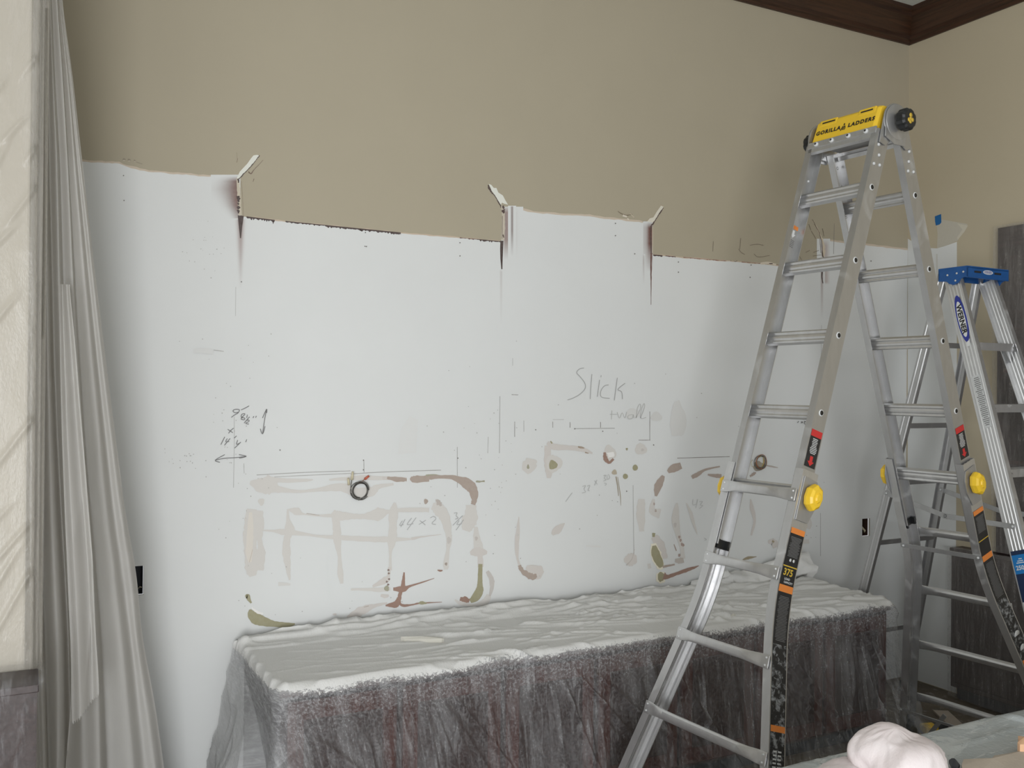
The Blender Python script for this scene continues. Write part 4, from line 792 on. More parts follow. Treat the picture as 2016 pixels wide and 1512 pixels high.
for leg, (D_, Mx, ca) in legs.items():
    TE = GC.z / ca - .012; O_ = lambda t, u, m: GC + D_ * t + gu * u + Mx * m
    for s in (-1, 1):
        side = 'right' if s > 0 else 'left'
        b = MB(); b.sweep(rail_profile(.036, .030, .0028, s), [(O_(t, s * GW / 2, 0), gu, Mx) for t in (.20, 1.0, 1.90)]); inner = obj('inner_rail', b, M['alu2'], gl, fixn=True)
        b = MB()
        for k in range(4): b.cyl(O_(D0 + RS * k, s * (GW / 2 - .001), 0), O_(D0 + RS * k, s * (GW / 2 + .0016), 0), .0135, .0125, 20)
        sub('rung_sleeve', b, M['silver'], inner, gl)
        b = MB()
        for k in range(4): b.cyl(O_(D0 + RS * k, s * (GW / 2 + .0010), 0), O_(D0 + RS * k, s * (GW / 2 + .0020), 0), .0088, .0088, 16)
        sub('rung_hole', b, M['ink'], inner, gl)
        b = MB()
        for t, m in ((.262, .015), (.335, -.016), (.345, .018), (.30, -.0)): b.cyl(O_(t, s * (GW / 2), m), O_(t, s * (GW / 2 + .004), m), .008, .004, 12)
        if s < 0:
            for t, m in ((.262, .015), (.335, -.016), (.345, .018)): b.cyl(O_(t, s * (GW / 2 - .0028), m), O_(t, s * (GW / 2 - .007), m), .007, .003, 12)
        sub('rivet', b, M['silver'], inner, gl)
        b = MB(); b.sweep([(a_ * .9, c_ * .95) for a_, c_ in rail_profile(.034, .028, .010, s)], [(O_(t, s * (GW / 2 - .001), 0), gu, Mx) for t in (1.88, 1.915)]); sub('end_cap', b, M['black'], inner, gl)
        ts = [1.575] + list(np.linspace(1.62, 1.93, 4)) + list(np.linspace(1.96, 2.26, 9)) + [2.5, 2.8, TE - .05]
        b = MB(); b.sweep(rail_profile(.0425, .036, .003, s, 3), [(O_(t, s * flare(t), 0), gu, Mx) for t in ts], smooth=False); outer = obj('outer_rail', b, M['alu'], gl, fixn=True)
        b = MB(); b.sweep([(-.042 * s, -.047), (.004 * s, -.047), (.004 * s, .047), (-.042 * s, .047)], [(O_(TE - .075, s * flare(TE - .07), 0), gu, Mx), (O_(TE - .0, s * flare(TE), 0), gu, Mx, 1.05)]); sub('rubber_foot', b, M['black'], outer, gl, fixn=True)
        # lock plate and yellow lock knob
        b = MB(); pl = [(1.60, .03), (1.605, -.04), (1.645, -.058), (1.70, -.058), (1.76, -.035), (1.76, .03)]
        u0 = s * (.1885); b.add([O_(t, u0, m) for t, m in pl] + [O_(t, u0 + s * .004, m) for t, m in pl], [tuple(range(6)), tuple(range(11, 5, -1))] + [(i, (i + 1) % 6, 6 + (i + 1) % 6, 6 + i) for i in range(6)]); sub('lock_plate', b, M['galv'], outer, gl, fixn=True)
        kc = 1.668; b = MB(); k8 = [(0, 1.28), (.75, .8), (.95, .1), (.8, -.75), (.1, -1.28), (-.7, -1.0), (-.98, -.1), (-.72, .85)]
        A_, B_ = Mx * .038, D_ * .040
        b.cyl(O_(kc, s * .19, -.008), O_(kc, s * .202, -.008), .016, .016, 16)
        b.sweep(k8, [(O_(kc, s * .200, -.008), A_, B_, .94), (O_(kc, s * .212, -.008), A_, B_, 1.0), (O_(kc, s * .228, -.008), A_, B_, .93), (O_(kc, s * .236, -.008), A_, B_, .70)])
        b.sweep(k8, [(O_(kc, s * .2355, -.008), A_, B_, .42), (O_(kc, s * .242, -.008), A_, B_, .30)]); kn = obj('lock_knob', b, M['yellow'], gl, bevel=.002, fixn=True)
    for k in range(5):                  # inner rungs, grooved
        hh = GW / 2 - .003; pr = [(-.024, -.013), (-.017, -.0165), (-.009, -.012), (-.002, -.0165), (.006, -.0165), (.013, -.012), (.020, -.0165), (.026, -.013), (.026, .013), (.020, .0165), (.013, .012), (.006, .0165), (-.002, .0165), (-.009, .012), (-.017, .0165), (-.024, .013)]
        b = MB(); b.sweep(pr, [(O_(D0 + RS * k, u, 0), D_, Mx) for u in (-hh, hh)], smooth=False); obj('rung', b, M['alu'], gl, bevel=.0012, fixn=True)
    for k in range(4, 9):               # outer rungs riveted to the rail flanges, ends flattened
        t = D0 + RS * k + (.018 if k == 4 else 0); w = flare(t); hh = w - .004; zz = .0445
        us = [-hh, -hh + .026, -hh + .04, -hh + .06, -hh + .085, -hh + .12, 0, hh - .12, hh - .085, hh - .06, hh - .04, hh - .026, hh]; kk = [(1.35, .18), (1.35, .18), (1.30, .30), (1.18, .55), (1.06, .85), (1, 1), (1, 1), (1, 1), (1.06, .85), (1.18, .55), (1.30, .30), (1.35, .18), (1.35, .18)]
        pr = [(-.016, -.008), (-.008, -.015), (.008, -.015), (.018, -.008), (.018, .010), (.008, .014), (-.010, .014), (-.017, .008)]
        b = MB(); b.sweep(pr, [(O_(t, u, zz + .002 + .012 * q[1]), D_, Mx, q) for u, q in zip(us, kk)], smooth=True); rg = obj('rung', b, M['alu'], gl, bevel=.001, fixn=True)
        b = MB()
        for u in (-hh + .013, hh - .013):
            for q in (-.012, .014): b.cyl(O_(t + q, u, zz + .003), O_(t + q, u, zz + .010), .0048, .003, 10)
        sub('rivet', b, M['silver'], rg, gl)
        if leg == 'front' and k == 7:
            b = MB(); b.box(O_(t + .001, .02, zz + .0185), gu * .026, D_ * .011, Mx * .0008); st = sub('warning_sticker', b, M['orange'], rg, gl); st['label'] = 'small orange warning sticker'
            b = MB()
            for q in (-.005, 0, .005): b.box(O_(t + .001 + q, .02, zz + .0195), gu * .019, D_ * .0012, Mx * .0004)
            for q in (-.006, 0, .006): b.box(O_(t + .001 + q, -.07, zz + .0176), gu * .045, D_ * .0010, Mx * .0004)
            sub('sticker_print', b, M['graytext'], rg, gl)
D_, Mx, ca = legs['rear']; O_ = lambda t, u, m: GC + D_ * t + gu * u + Mx * m
for t, w2 in ((D0 + RS * 5 + .035, .010), (2.905, .007)):      # flat tie bars across the rear rails
    w = flare(t) + .004; b = MB(); b.box(O_(t, 0, -.0455), gu * w, D_ * w2, Mx * .0022); tb = obj('tie_bar', b, M['galv'], gl)
    b = MB()
    for s in (-1, 1): b.cyl(O_(t, s * (w - .014), -.047), O_(t, s * (w - .014), -.053), .006, .004, 12)
    sub('rivet', b, M['silver'], tb, gl)
b = MB(); b.box((O_(2.885, -.17, -.01) + O_(3.02, -.27, -.03)) / 2, (O_(3.02, -.27, -.03) - O_(2.885, -.17, -.01)) / 2, Mx * .002, (O_(3.02, -.27, -.03) - O_(2.885, -.17, -.01)).normalized().cross(Mx) * .010); obj('foot_brace', b, M['galv'], gl)
# hinges, knobs, top platform
HZ = -.145; H_ = lambda n, z, u: GC + gn * n + gz * z + gu * u
for s in (-1, 1):
    for du_, r_ in ((.176, .074), (.184, .070)):
        b = MB(); b.cyl(H_(0, HZ, s * du_), H_(0, HZ, s * (du_ + .006)), r_, r_, 40)
        pl = [(0.074, HZ + .01), (.100, -.235), (.066, -.245), (.03, -.222), (-.03, -.222), (-.066, -.245), (-.100, -.235), (-.074, HZ + .01)] if du_ < .18 else [(.07, HZ), (.075, -.21), (.02, -.235), (-.045, -.235), (-.07, HZ)]
        n = len(pl); b.add([H_(a_, z_, s * du_) for a_, z_ in pl] + [H_(a_, z_, s * (du_ + .005)) for a_, z_ in pl], [tuple(range(n)), tuple(range(2 * n - 1, n - 1, -1))] + [(i, (i + 1) % n, n + (i + 1) % n, n + i) for i in range(n)])
        hp = obj('hinge_plate', b, M['galv' if du_ > .18 else 'alu2'], gl, bevel=.001, fixn=True)
    b = MB(); b.cyl(H_(0, HZ, s * .188), H_(0, HZ, s * .205), .014, .014, 16); sub('hinge_pin', b, M['silver'], hp, gl)
    b = MB(); n = 24; pk = [(1 - .10 * (0.5 + 0.5 * cos(8 * 2 * pi * i / n)) , 2 * pi * i / n) for i in range(n)]; pk = [(r_ * cos(a_), r_ * sin(a_)) for r_, a_ in pk]
    b.sweep(pk, [(H_(0, HZ, s * .204), gn, gz, .040), (H_(0, HZ, s * .212), gn, gz, .045), (H_(0, HZ, s * .238), gn, gz, .045), (H_(0, HZ, s * .246), gn, gz, .036)], smooth=False); hk = obj('hinge_knob', b, M['black'], gl, bevel=.002, fixn=True)
    b = MB()
    for a_, z_, r_ in ((0, .013, .010), (-.011, -.004, .009), (.011, -.006, .009), (.002, -.012, .009), (0, 0, .009)): b.cyl(H_(a_, HZ + z_, s * .2455), H_(a_, HZ + z_, s * .2475), r_, r_ * .9, 7)
    sub('knob_emblem', b, M['gold'], hk, gl)
capP = [(.092, -.176), (.090, -.166), (.054, -.084), (.044, -.076), (-.044, -.076), (-.054, -.084), (-.090, -.166), (-.092, -.176)]
b = MB()
def capsec(u, q=1.0, dz=0.0): return (H_(0, dz, u), gn, gz)
b.sweep(capP, [(H_(0, 0, u), gn, gz, k_) for u, k_ in ((-.158, (.90, 1.02)), (-.150, 1), (.140, 1), (.152, (.88, 1.02)))]); cap = obj('top_cover', b, M['yellow'], gl, bevel=.003, fixn=True)
sl = Vector((0, 0, 0)); e1 = H_(.090, -.166, 0); e2 = H_(.054, -.084, 0); upv = (e2 - e1).normalized(); nrm = gu.cross(upv).normalized()
if nrm.dot(gn) < 0: nrm = -nrm
b = MB()
for u0, u1 in ((-.14, -.055), (.05, .13)):       # raised tool ledges with a dark slot each
    b.box(e2 - upv * .004 + gu * ((u0 + u1) / 2) - nrm * .006, gu * ((u1 - u0) / 2), upv * .015, nrm * .0075)
sub('tool_ledge', b, M['yellow'], cap, gl, bevel=.003)
b = MB()
for u0, u1 in ((-.125, -.062), (.062, .118)): b.box(e2 - upv * .004 + nrm * .0012 + gu * ((u0 + u1) / 2) + nrm * .0006, gu * ((u1 - u0) / 2), upv * .0032, nrm * .0008)
sub('cover_slot', b, M['ink'], cap, gl)
for sg in (-1, 1):
    b = MB(); b.box(H_(sg * .094, -.176, -.003), gu * .152, gn * .004, gz * .006); sub('cover_rim', b, M['yellow'], cap, gl, bevel=.0015)
b = MB(); b.box(H_(0, -.181, -.003), gu * .150, gn * .088, gz * .003); obj('cover_plate', b, M['galv'], gl)
b = MB(); tq = lambda u, v: e1 + upv * v + gu * u + nrm * .0012
put_text(b, 'GORILLA', tq(-.082, .038), gu, upv, .025, .0014, sx=1.0, space=1.25); put_text(b, 'LADDERS', tq(.078, .038), gu, upv, .025, .0014, sx=1.0, space=1.25)
c0 = tq(-.006, .038)
for pts in ([(-.002, .018), (.003, .016), (.004, .008), (-.004, .008)], [(-.004, .007), (-.009, -.002), (-.013, -.016), (-.007, -.016), (-.004, -.004), (-.001, .004)], [(.004, .007), (.009, .001), (.011, -.010), (.008, -.016), (.005, -.016), (.006, -.006), (.001, .003)], [(-.002, .001), (.002, .001), (.003, -.015), (-.003, -.015)]):
    b.add([c0 + gu * x + upv * y for x, y in pts], [tuple(range(len(pts)))])
lt = sub('lettering', b, M['ink'], cap, gl)
# bracket under the cover
Df, Mf, _c = legs['front']; Of = lambda t, u, m: GC + Df * t + gu * u + Mf * m
for leg, (D_, Mx, ca) in legs.items():
    b = MB(); b.box(GC + D_ * .2035 + Mx * .037, gu * .164, D_ * .0135, Mx * .003); b.box(GC + D_ * .226 + Mx * .026, gu * .160, D_ * .009, Mx * .010); br = obj('platform_bracket', b, M['alu'], gl, bevel=.001)
    b = MB()
    for u in (-.122, -.045, .036, .118): b.cyl(GC + D_ * .203 + Mx * .039 + gu * u, GC + D_ * .203 + Mx * .045 + gu * u, .011, .009, 18)
    sub('bolt', b, M['silver'], br, gl)
    b = MB()
    for u in (-.122, -.045, .036, .118): b.cyl(GC + D_ * .203 + Mx * .0455 + gu * u, GC + D_ * .203 + Mx * .046 + gu * u, .005, .005, 6)
    sub('bolt_socket', b, M['ink'], br, gl)
# stickers and printed labels on the outer faces of the right-hand rails
def tag_label(o, s): o['label'] = s; return o
for leg, (D_, Mx, ca) in legs.items():
    fs_ = 1 if leg == 'front' else -1; X_ = lambda t, h, off: GC + D_ * t + gu * ((flare(t) if t > 1.58 else GW / 2) + off) + Mx * h
    b = MB(); on_web(b, D_, Mx, 1.42, 1.56, .0008, -.030, .030, 0); a_ = tag_label(obj('warning_label', b, M['blacklabel'], gl), 'black and red warning label')
    b = MB(); on_web(b, D_, Mx, 1.42, 1.445, .0012, -.030, .030, 0)
    sub('label_band', b, M['red'], a_, gl); b = MB()
    b.add([X_(t, h, .0012) for t, h in ((1.555, 0), (1.538, .018), (1.538, .008), (1.518, .008), (1.518, -.008), (1.538, -.008), (1.538, -.018))], [(0, 1, 2, 3, 4, 5, 6)]); sub('label_arrow', b, M['red'], a_, gl)
    b = MB(); r = random.Random(4)
    for i in range(10): w_ = .012 + .008 * r.random(); on_web(b, D_, Mx, 1.452 + i * .006, 1.4548 + i * .006, .0012, -w_, w_, 0)
    sub('label_print', b, M['silver'], a_, gl)
    b = MB(); on_web(b, D_, Mx, 1.80, 2.20, .0012, -.037, .037, 0); a_ = tag_label(obj('side_label', b, M['blacklabel'], gl), 'black printed specification label')
    b = MB(); on_web(b, D_, Mx, 1.79, 1.81, .0016, -.037, .037, 0); on_web(b, D_, Mx, 1.995, 2.02, .0016, -.037, .037, 0); on_web(b, D_, Mx, 2.46, 2.48, .0016, -.037, .037, 0); sub('label_stripe', b, M['orange'], a_, gl)
    b = MB(); on_web(b, D_, Mx, 1.926, 1.930, .0016, -.037, .037, 0); on_web(b, D_, Mx, 2.675, 2.681, .0016, -.037, .037, 0); on_web(b, D_, Mx, 2.685, 2.690, .0016, -.037, .037, 0)
    if leg == 'front': put_text(b, '375', X_(1.950, 0.004, .0016), -Mx, -D_, .034, .0008)
    sub('label_stripe', b, M['gold'], a_, gl)
    b = MB(); r = random.Random(6)
    for i in range(16): w_ = .020 + .012 * r.random(); on_web(b, D_, Mx, 1.822 + i * .0046, 1.8236 + i * .0046, .0016, -w_, w_, 0)
    sub('label_print', b, M['graytext'], a_, gl); b = MB()
    for i in range(30): w_ = .022 + .008 * r.random(); on_web(b, D_, Mx, 2.035 + i * .0052, 2.0366 + i * .0052, .0016, -w_, w_, 0)
    sub('label_print', b, M['graytext'], a_, gl)
    b = MB()
    if leg == 'front':
        put_text(b, 'LOAD', X_(1.973, .018, .0016), -Mx, -D_, .011, .0003, align='LEFT'); put_text(b, 'CAPACITY', X_(1.985, .018, .0016), -Mx, -D_, .010, .0003, align='LEFT')
        sub('label_text', b, M['silver'], a_, gl); b = MB()
        for h in (-.006, .012): b.cyl(X_(1.905, h - .006, .0014), X_(1.905, h - .006, .0018), .006, .006, 12)
    else:
        for t in (2.36, 2.42): b.cyl(X_(t, 0, .0014), X_(t, 0, .0020), .020, .020, 24)
    sub('label_symbol', b, M['silver'], a_, gl)
    b = MB(); on_web(b, D_, Mx, 2.20, 2.46, .0012, -.037, .037, 0); on_web(b, D_, Mx, 2.46, 3.0, .0012, -.037, .037, 0); a_ = tag_label(obj('side_label', b, M['scuffed'], gl), 'scuffed black label smeared with dust')
    b = MB()
    if leg == 'front':
        put_text(b, 'LADDERS', X_(2.775, .002, .0022) , -(D_ + gu * .25), Mx, .050, .0022, sx=.92); sub('label_text', b, M['silver'], a_, gl); b = MB()
        for k in range(9): 
            for q in (-.012, .012): b.box(X_(2.54 + k * .012, q + .001 * k, .0020), Mx * .008, (D_ + gu * .25) * .0025, gu * .0006)
    if b.v: sub('label_print', b, M['silver'], a_, gl)
    if leg == 'front':
        b = MB()
        for t_, h_, r_ in ((2.875, .014, .012), (2.885, -.006, .012), (2.90, .006, .013), (2.912, -.012, .010), (2.918, .012, .009)): b.cyl(X_(t_, h_, .0015), X_(t_, h_, .0022), r_, r_, 6)
        sub('label_emblem', b, M['gold'], a_, gl)
# small stickers with arrow on the inner faces of the left-hand rails
for leg, (D_, Mx, ca), ts_ in (('front', legs['front'], (.545,)), ('rear', legs['rear'], (.385, .63))):
    for q, t0 in enumerate(ts_):
        O2 = lambda t, h, off: GC + D_ * t + gu * (-GW / 2 + .0028 + off) + Mx * h
        b = MB(); b.add([O2(t0, -.022, .0008), O2(t0, .020, .0008), O2(t0 + .016, .020, .0008), O2(t0 + .016, -.022, .0008)], [(0, 1, 2, 3)]); a_ = tag_label(obj('small_sticker', b, M['orange'], gl), 'orange edged caution sticker')
        if not (leg == 'rear' and q == 0):
            b = MB(); b.add([O2(t0 + t, h, .001) for t, h in ((.055, 0), (.038, .014), (.038, .006), (.022, .006), (.022, -.006), (.038, -.006), (.038, -.014))], [(0, 1, 2, 3, 4, 5, 6)]); sub('arrow', b, M['white'], a_, gl)
        b = MB()
        for i in range(5): b.box(O2(t0 + .065 + i * .007, -.001, .001), Mx * .015, D_ * .0012, gu * .0003)
        sub('sticker_print', b, M['graytext'], a_, gl)

# ================================================================== stepladder behind it
SP = dict(C=Vector((4.086, 2.977, 2.364)), th=.012, al=.308, be=.234, w=.277, k=.061, d1=.385)
su = Vector((cos(SP['th']), sin(SP['th']), 0)); sn = Vector((sin(SP['th']), -cos(SP['th']), 0)); SCn = SP['C']
SF = -gz * cos(SP['al']) + sn * sin(SP['al']); SM = sn * cos(SP['al']) + gz * sin(SP['al']); SR = -gz * cos(SP['be']) - sn * sin(SP['be']); SRM = -sn * cos(SP['be']) + gz * sin(SP['be'])
SKK = 1.035; SZ0 = HC - HC / SKK     # level that becomes the floor once the ladder is enlarged
sl_ = thing('stepladder', (SCn.x, SCn.y, SZ0), 'shorter silver stepladder with blue plastic top, in the corner behind the tall ladder', 'ladder')
fp = lambda t, s, m=0: SCn + SF * t + su * s * (SP['w'] / 2 + SP['k'] * t) + SM * m
rp = lambda t, s, m=0: SCn - sn * .06 + SR * t + su * s * (SP['w'] / 2 + SP['k'] * t) + SRM * m
TF = (SCn.z - SZ0) / cos(SP['al']) - .01; TR = (SCn.z - SZ0) / cos(SP['be']) - .01
def fluted(h, fl, t, s, n):
    p = [(0, -h), (0, -h * .8)]
    for y in np.linspace(-.6 * h, .6 * h, n): p += [(0, y - .006), (.0022, y - .003), (.0022, y + .003), (0, y + .006)]
    p += [(0, h * .8), (0, h), (-fl, h), (-fl, h - t), (-t, h - t)]
    for y in np.linspace(.6 * h, -.6 * h, n): p += [(-t, y + .006), (-t - .0022, y + .003), (-t - .0022, y - .003), (-t, y - .006)]
    p += [(-t, -h + t), (-fl, -h + t), (-fl, -h)]; return [(a * s, b_) for a, b_ in p]
for s in (-1, 1):
    b = MB(); b.sweep(fluted(.042, .026, .003, s, 4), [(fp(t, s, -.035), su, SM) for t in (.05, TF - .07)]); fr = obj('front_rail', b, M['alu'], sl_, fixn=True)
    b = MB(); b.sweep([(-.032 * s, -.046), (.005 * s, -.046), (.005 * s, .046), (-.032 * s, .046)], [(fp(TF - .09, s, -.035), su, SM), (fp(TF - .012, s, -.035), su, SM, 1.05)]); sub('rubber_foot', b, M['black'], fr, sl_, fixn=True)
    b = MB(); b.sweep(fluted(.024, .020, .0025, s, 2), [(rp(t, s, 0), su, SRM) for t in (.04, TR - .05)]); rr_ = obj('rear_rail', b, M['alu2'], sl_, fixn=True)
    b = MB(); b.sweep([(-.024 * s, -.028), (.004 * s, -.028), (.004 * s, .028), (-.024 * s, .028)], [(rp(TR - .07, s, 0), su, SRM), (rp(TR - .008, s, 0), su, SRM, 1.05)]); sub('rubber_foot', b, M['black'], rr_, sl_, fixn=True)
    if s < 0:
        wo = lambda t, h, off=.003: fp(t, -1, -.035 + h) - su * off
        b = MB(); n = 28; b.add([wo(.265 + .118 * cos(2 * pi * i / n), .026 * sin(2 * pi * i / n) + .004, .0032) for i in range(n)], [tuple(range(n))]); a_ = sub('brand_label', b, M['logo_blue'], fr, sl_); a_['label'] = 'blue and white oval maker label'
        b = MB(); n = 28; b.add([wo(.268 + .090 * cos(2 * pi * i / n), .0185 * sin(2 * pi * i / n) + .003, .0036) for i in range(n)], [tuple(range(n))]); b.add([wo(t, h, .0036) for t, h in ((.375, .018), (.405, .012), (.405, -.006), (.385, -.004))], [(0, 1, 2, 3)])
        sub('brand_label', b, M['white'], fr, sl_)['label'] = 'white centre of the oval label'
        b = MB(); put_text(b, 'WERNER', wo(.268, .002, .0045), SF - su * SP['k'], SM, .036, .0013, sx=1.0, space=1.0); sub('lettering', b, M['ink'], fr, sl_)
        b = MB(); b.add([wo(t, h, .0032) for t, h in ((.55, -.020), (.55, .024), (.80, .024), (.80, -.014))], [(0, 1, 2, 3)]); a_ = sub('worn_label', b, M['silver'], fr, sl_)
        b = MB(); r = random.Random(3)
        for i in range(26): w_ = .010 + .010 * r.random(); b.add([wo(.56 + i * .009 + dt, h + .004, .0036) for dt, h in ((0, -w_), (0, w_), (.004, w_), (.004, -w_))], [(0, 1, 2, 3)])
        sub('label_print', b, M['graytext'], fr, sl_)
        b = MB(); b.add([wo(t, h, .0034) for t, h in ((1.36, -.034), (1.36, .034), (1.66, .034), (1.66, -.034))], [(0, 1, 2, 3)]); a_ = sub('size_label', b, M['white'], fr, sl_)
        b = MB(); b.add([wo(t, h, .0038) for t, h in ((1.36, -.034), (1.36, .034), (1.46, .034), (1.46, -.034))], [(0, 1, 2, 3)]); sub('size_label', b, M['label_blue'], fr, sl_)['label'] = 'bright blue panel of the size label'
        b = MB()
        for q in ((1.36, -.034, 1.378, .034), (1.46, -.034, 1.58, .008)): b.add([wo(t, h, .0041) for t, h in ((q[0], q[1]), (q[0], q[3]), (q[2], q[3]), (q[2], q[1]))], [(0, 1, 2, 3)])
        sub('size_label', b, M['navy'], fr, sl_)['label'] = 'navy panel of the size label'
        b = MB(); put_text(b, '250', wo(1.435, -.006, .0045), SM, -SF + su * SP['k'], .026, .0008, sx=1.0); sub('label_text', b, M['white'], fr, sl_); b = MB()
        for dt, h0_, h1_ in ((1.394, -.004, .012), (1.403, -.012, .016), (1.411, -.018, .02)): b.add([wo(dt, h0_, .0045), wo(dt, h1_, .0045), wo(dt + .004, h1_, .0045), wo(dt + .004, h0_, .0045)], [(0, 1, 2, 3)])
        sub('label_print', b, M['white'], fr, sl_)
        b = MB(); put_text(b, '8ft', wo(1.475, .021, .0045), SM, -SF + su * SP['k'], .018, .0006)
        for k in range(7): b.add([wo(1.62 + dt, -.004 + k * .0045 + dh, .0045) for dt, dh in ((0, 0), (0, .0022), (.03, .0022), (.03, 0))], [(0, 1, 2, 3)])
        sub('label_print', b, M['ink'], fr, sl_)
# steps with a ribbed tread and front lip
for k in range(7):
    t = SP['d1'] + RS * k; hw = SP['w'] / 2 + SP['k'] * t - .004; c = SCn + SF * t - SM * .035
    b = MB(); pr = [(.038, .0), (.038, -.036), (.036, -.036), (.036, -.003)] + [(.030, -.003), (-.034, -.003), (-.034, -.03), (-.036, -.03), (-.036, .0)] + [p for y in np.linspace(-.026, .026, 4) for p in ((y - .003, 0), (y - .0015, .0018), (y + .0015, .0018), (y + .003, 0))]
    b.sweep(pr, [(c - su * hw, sn, gz), (c + su * hw, sn, gz)]); st = obj('step', b, M['alu'], sl_, fixn=True)
    b = MB()
    for s in (-1, 1):
        if k % 2 == 0: b.box(c + su * s * (hw - .03) - gz * .05 + sn * .0, (su * s * .028 - gz * -.038 * -1) , sn * .008, (su * s * .038 + gz * .028).normalized() * .002)
    if b.v: sub('step_brace', b, M['galv'], st, sl_)
    b = MB()
    for s in (-1, 1): b.cyl(c + su * s * hw * .82 + sn * .038 - gz * .018, c + su * s * hw * .82 + sn * .0405 - gz * .018, .0045, .004, 10)
    sub('rivet', b, M['graytext'], st, sl_)
for k, t in enumerate((.385, .80, 1.10, 1.42, 1.93)):                     # rear cross bars
    hw = SP['w'] / 2 + SP['k'] * t - .002; c = rp(t, 0, -.018); b = MB(); b.box(c, su * hw, SR * .013, SRM * .003); b.box(c + SR * .012 + SRM * .008, su * hw, SR * .0015, SRM * .008); obj('rear_bar', b, M['alu2'], sl_)
for s in (-1, 1):                                                       # hinged spreader bars
    a_ = fp(1.255, s, -.03) + su * s * -.004; e_ = rp(1.16, s, 0) + su * s * -.004
    if s < 0: a_ = a_ - su * .006; e_ = e_ - su * .006
    mid = (a_ + e_) / 2 - gz * .035
    for p0, p1 in ((a_, mid), (mid, e_)):
        d = (p1 - p0); b = MB(); up = gz - d.normalized() * gz.dot(d.normalized()); up.normalize(); b.box((p0 + p1) / 2, d / 2 + d.normalized() * .01, up * .012, su * .0018); sp = obj('spreader_bar', b, M['galv'], sl_, bevel=.001)
        b = MB()
        for q in (p0, p1): b.cyl(q - su * .0025, q - su * .006, .007, .005, 12)
        sub('rivet', b, M['silver'], sp, sl_)
# moulded top with scalloped side skirts
cz_ = 2.352; cc = Vector((SCn.x, SCn.y, 0)) + sn * .005; hwt = SP['w'] / 2 + .018; f0, f1 = -.085, .072
b = MB(); TT = lambda x, y, z: cc + su * x + sn * y + gz * z
b.box(TT(0, (f0 + f1) / 2, cz_ - .006), su * hwt, sn * ((f1 - f0) / 2), gz * .006)
b.box(TT(0, f1 - .004, cz_ - .030), su * hwt, sn * .004, gz * .026)
b.box(TT(0, f0 + .004, cz_ - .030), su * hwt, sn * .004, gz * .026)
for s in (-1, 1):
    pr = [(f0, cz_ - .004), (f1, cz_ - .004), (f1, cz_ - .054), (f1 - .02, cz_ - .054), (f1 - .035, cz_ - .060), (f1 - .050, cz_ - .078), (f1 - .075, cz_ - .086), (f1 - .098, cz_ - .078), (f1 - .112, cz_ - .066), (f0, cz_ - .062)]
    n = len(pr); b.add([TT(s * (hwt + .000), y, z) for y, z in pr] + [TT(s * (hwt - .007), y, z) for y, z in pr], [tuple(range(n)), tuple(range(2 * n - 1, n - 1, -1))] + [(i, (i + 1) % n, n + (i + 1) % n, n + i) for i in range(n)])
tc_ = obj('top_cap', b, M['blue'], sl_, bevel=.002, fixn=True)
b = MB()
for y, z in ((f1 - .02, cz_ - .028), (f1 - .055, cz_ - .032), (f1 - .105, cz_ - .036), (f1 - .062, cz_ - .066)): b.cyl(TT(-hwt - .001, y, z), TT(-hwt - .004, y, z), .0055, .004, 12)
sub('rivet', b, M['silver'], tc_, sl_)
b = MB()
for x0, x1 in ((-.105, -.055), (.045, .095)): b.box(TT((x0 + x1) / 2, f1 + .0006, cz_ - .026), su * ((x1 - x0) / 2), sn * .0006, gz * .0045)
sub('tool_slot', b, M['ink'], tc_, sl_)
b = MB(); n = 28; b.add([TT(.0 - .004 + .037 * cos(2 * pi * i / n), f1 + .001, cz_ - .024 + .0105 * sin(2 * pi * i / n)) for i in range(n)], [tuple(range(n))]); sub('oval_logo', b, M['white'], tc_, sl_)
b = MB()
for q in (.030,):
    o_ = [TT(-.004 + q * cos(2 * pi * i / n), f1 + .0015, cz_ - .024 + .0075 * sin(2 * pi * i / n)) for i in range(n)] + [TT(-.004 + q * .9 * cos(2 * pi * i / n), f1 + .0015, cz_ - .024 + .006 * sin(2 * pi * i / n)) for i in range(n)]
    b.add(o_, [(i, (i + 1) % n, n + (i + 1) % n, n + i) for i in range(n)])
put_text(b, 'WERNER', TT(-.004, f1 + .0015, cz_ - .024), su, gz, .011, .0002); sub('oval_logo', b, M['logo_blue'], tc_, sl_)['label'] = 'thin blue print on the oval logo'

sl_.scale = (SKK,) * 3; sl_.location = (SCn.x * SKK, SCn.y * SKK, 0)

# ================================================================== left: column wrap, side cabinet, hanging curtain
PY = 2.75
def flat_wrap(name, x0, x1, z0_, z1, y, mat, creases, seed, nx=130, nz=560, bulge=.004):
    X, Zz = np.meshgrid(np.linspace(x0, x1, nx), np.linspace(z0_, z1, nz), indexing='ij'); r = random.Random(seed); A = bulge * vnoise(X * 6, Zz * 3, seed) + bulge * .5 * ridge(X * 14 + Zz * 5, Zz * 6, seed + 1)
    for i in range(creases):
        u0, v0 = x0 + (x1 - x0) * r.random(), z0_ + (z1 - z0_) * r.random(); a = radians(48 + 24 * r.random()); L = .08 + .35 * r.random(); d = (cos(a), sin(a)); s = ((X - u0) * d[0] + (Zz - v0) * d[1]) / L; q = -(X - u0) * d[1] + (Zz - v0) * d[0]
        A += .010 * np.clip(s / .2, 0, 1) * np.clip((1 - s) / .3, 0, 1) * np.exp(-(q / .006) ** 2)
    return X, Zz, A
xl = -.72; X, Zz, A = flat_wrap('w', xl, .006, .98, ZC - .02, PY, None, 70, 3)
Pn = np.stack([X, PY - .006 - A, Zz], -1); Pn[-3:, :, 1] += 0.0
edge = np.zeros((10, X.shape[1], 3)); ev = np.zeros((10, X.shape[1], 2))
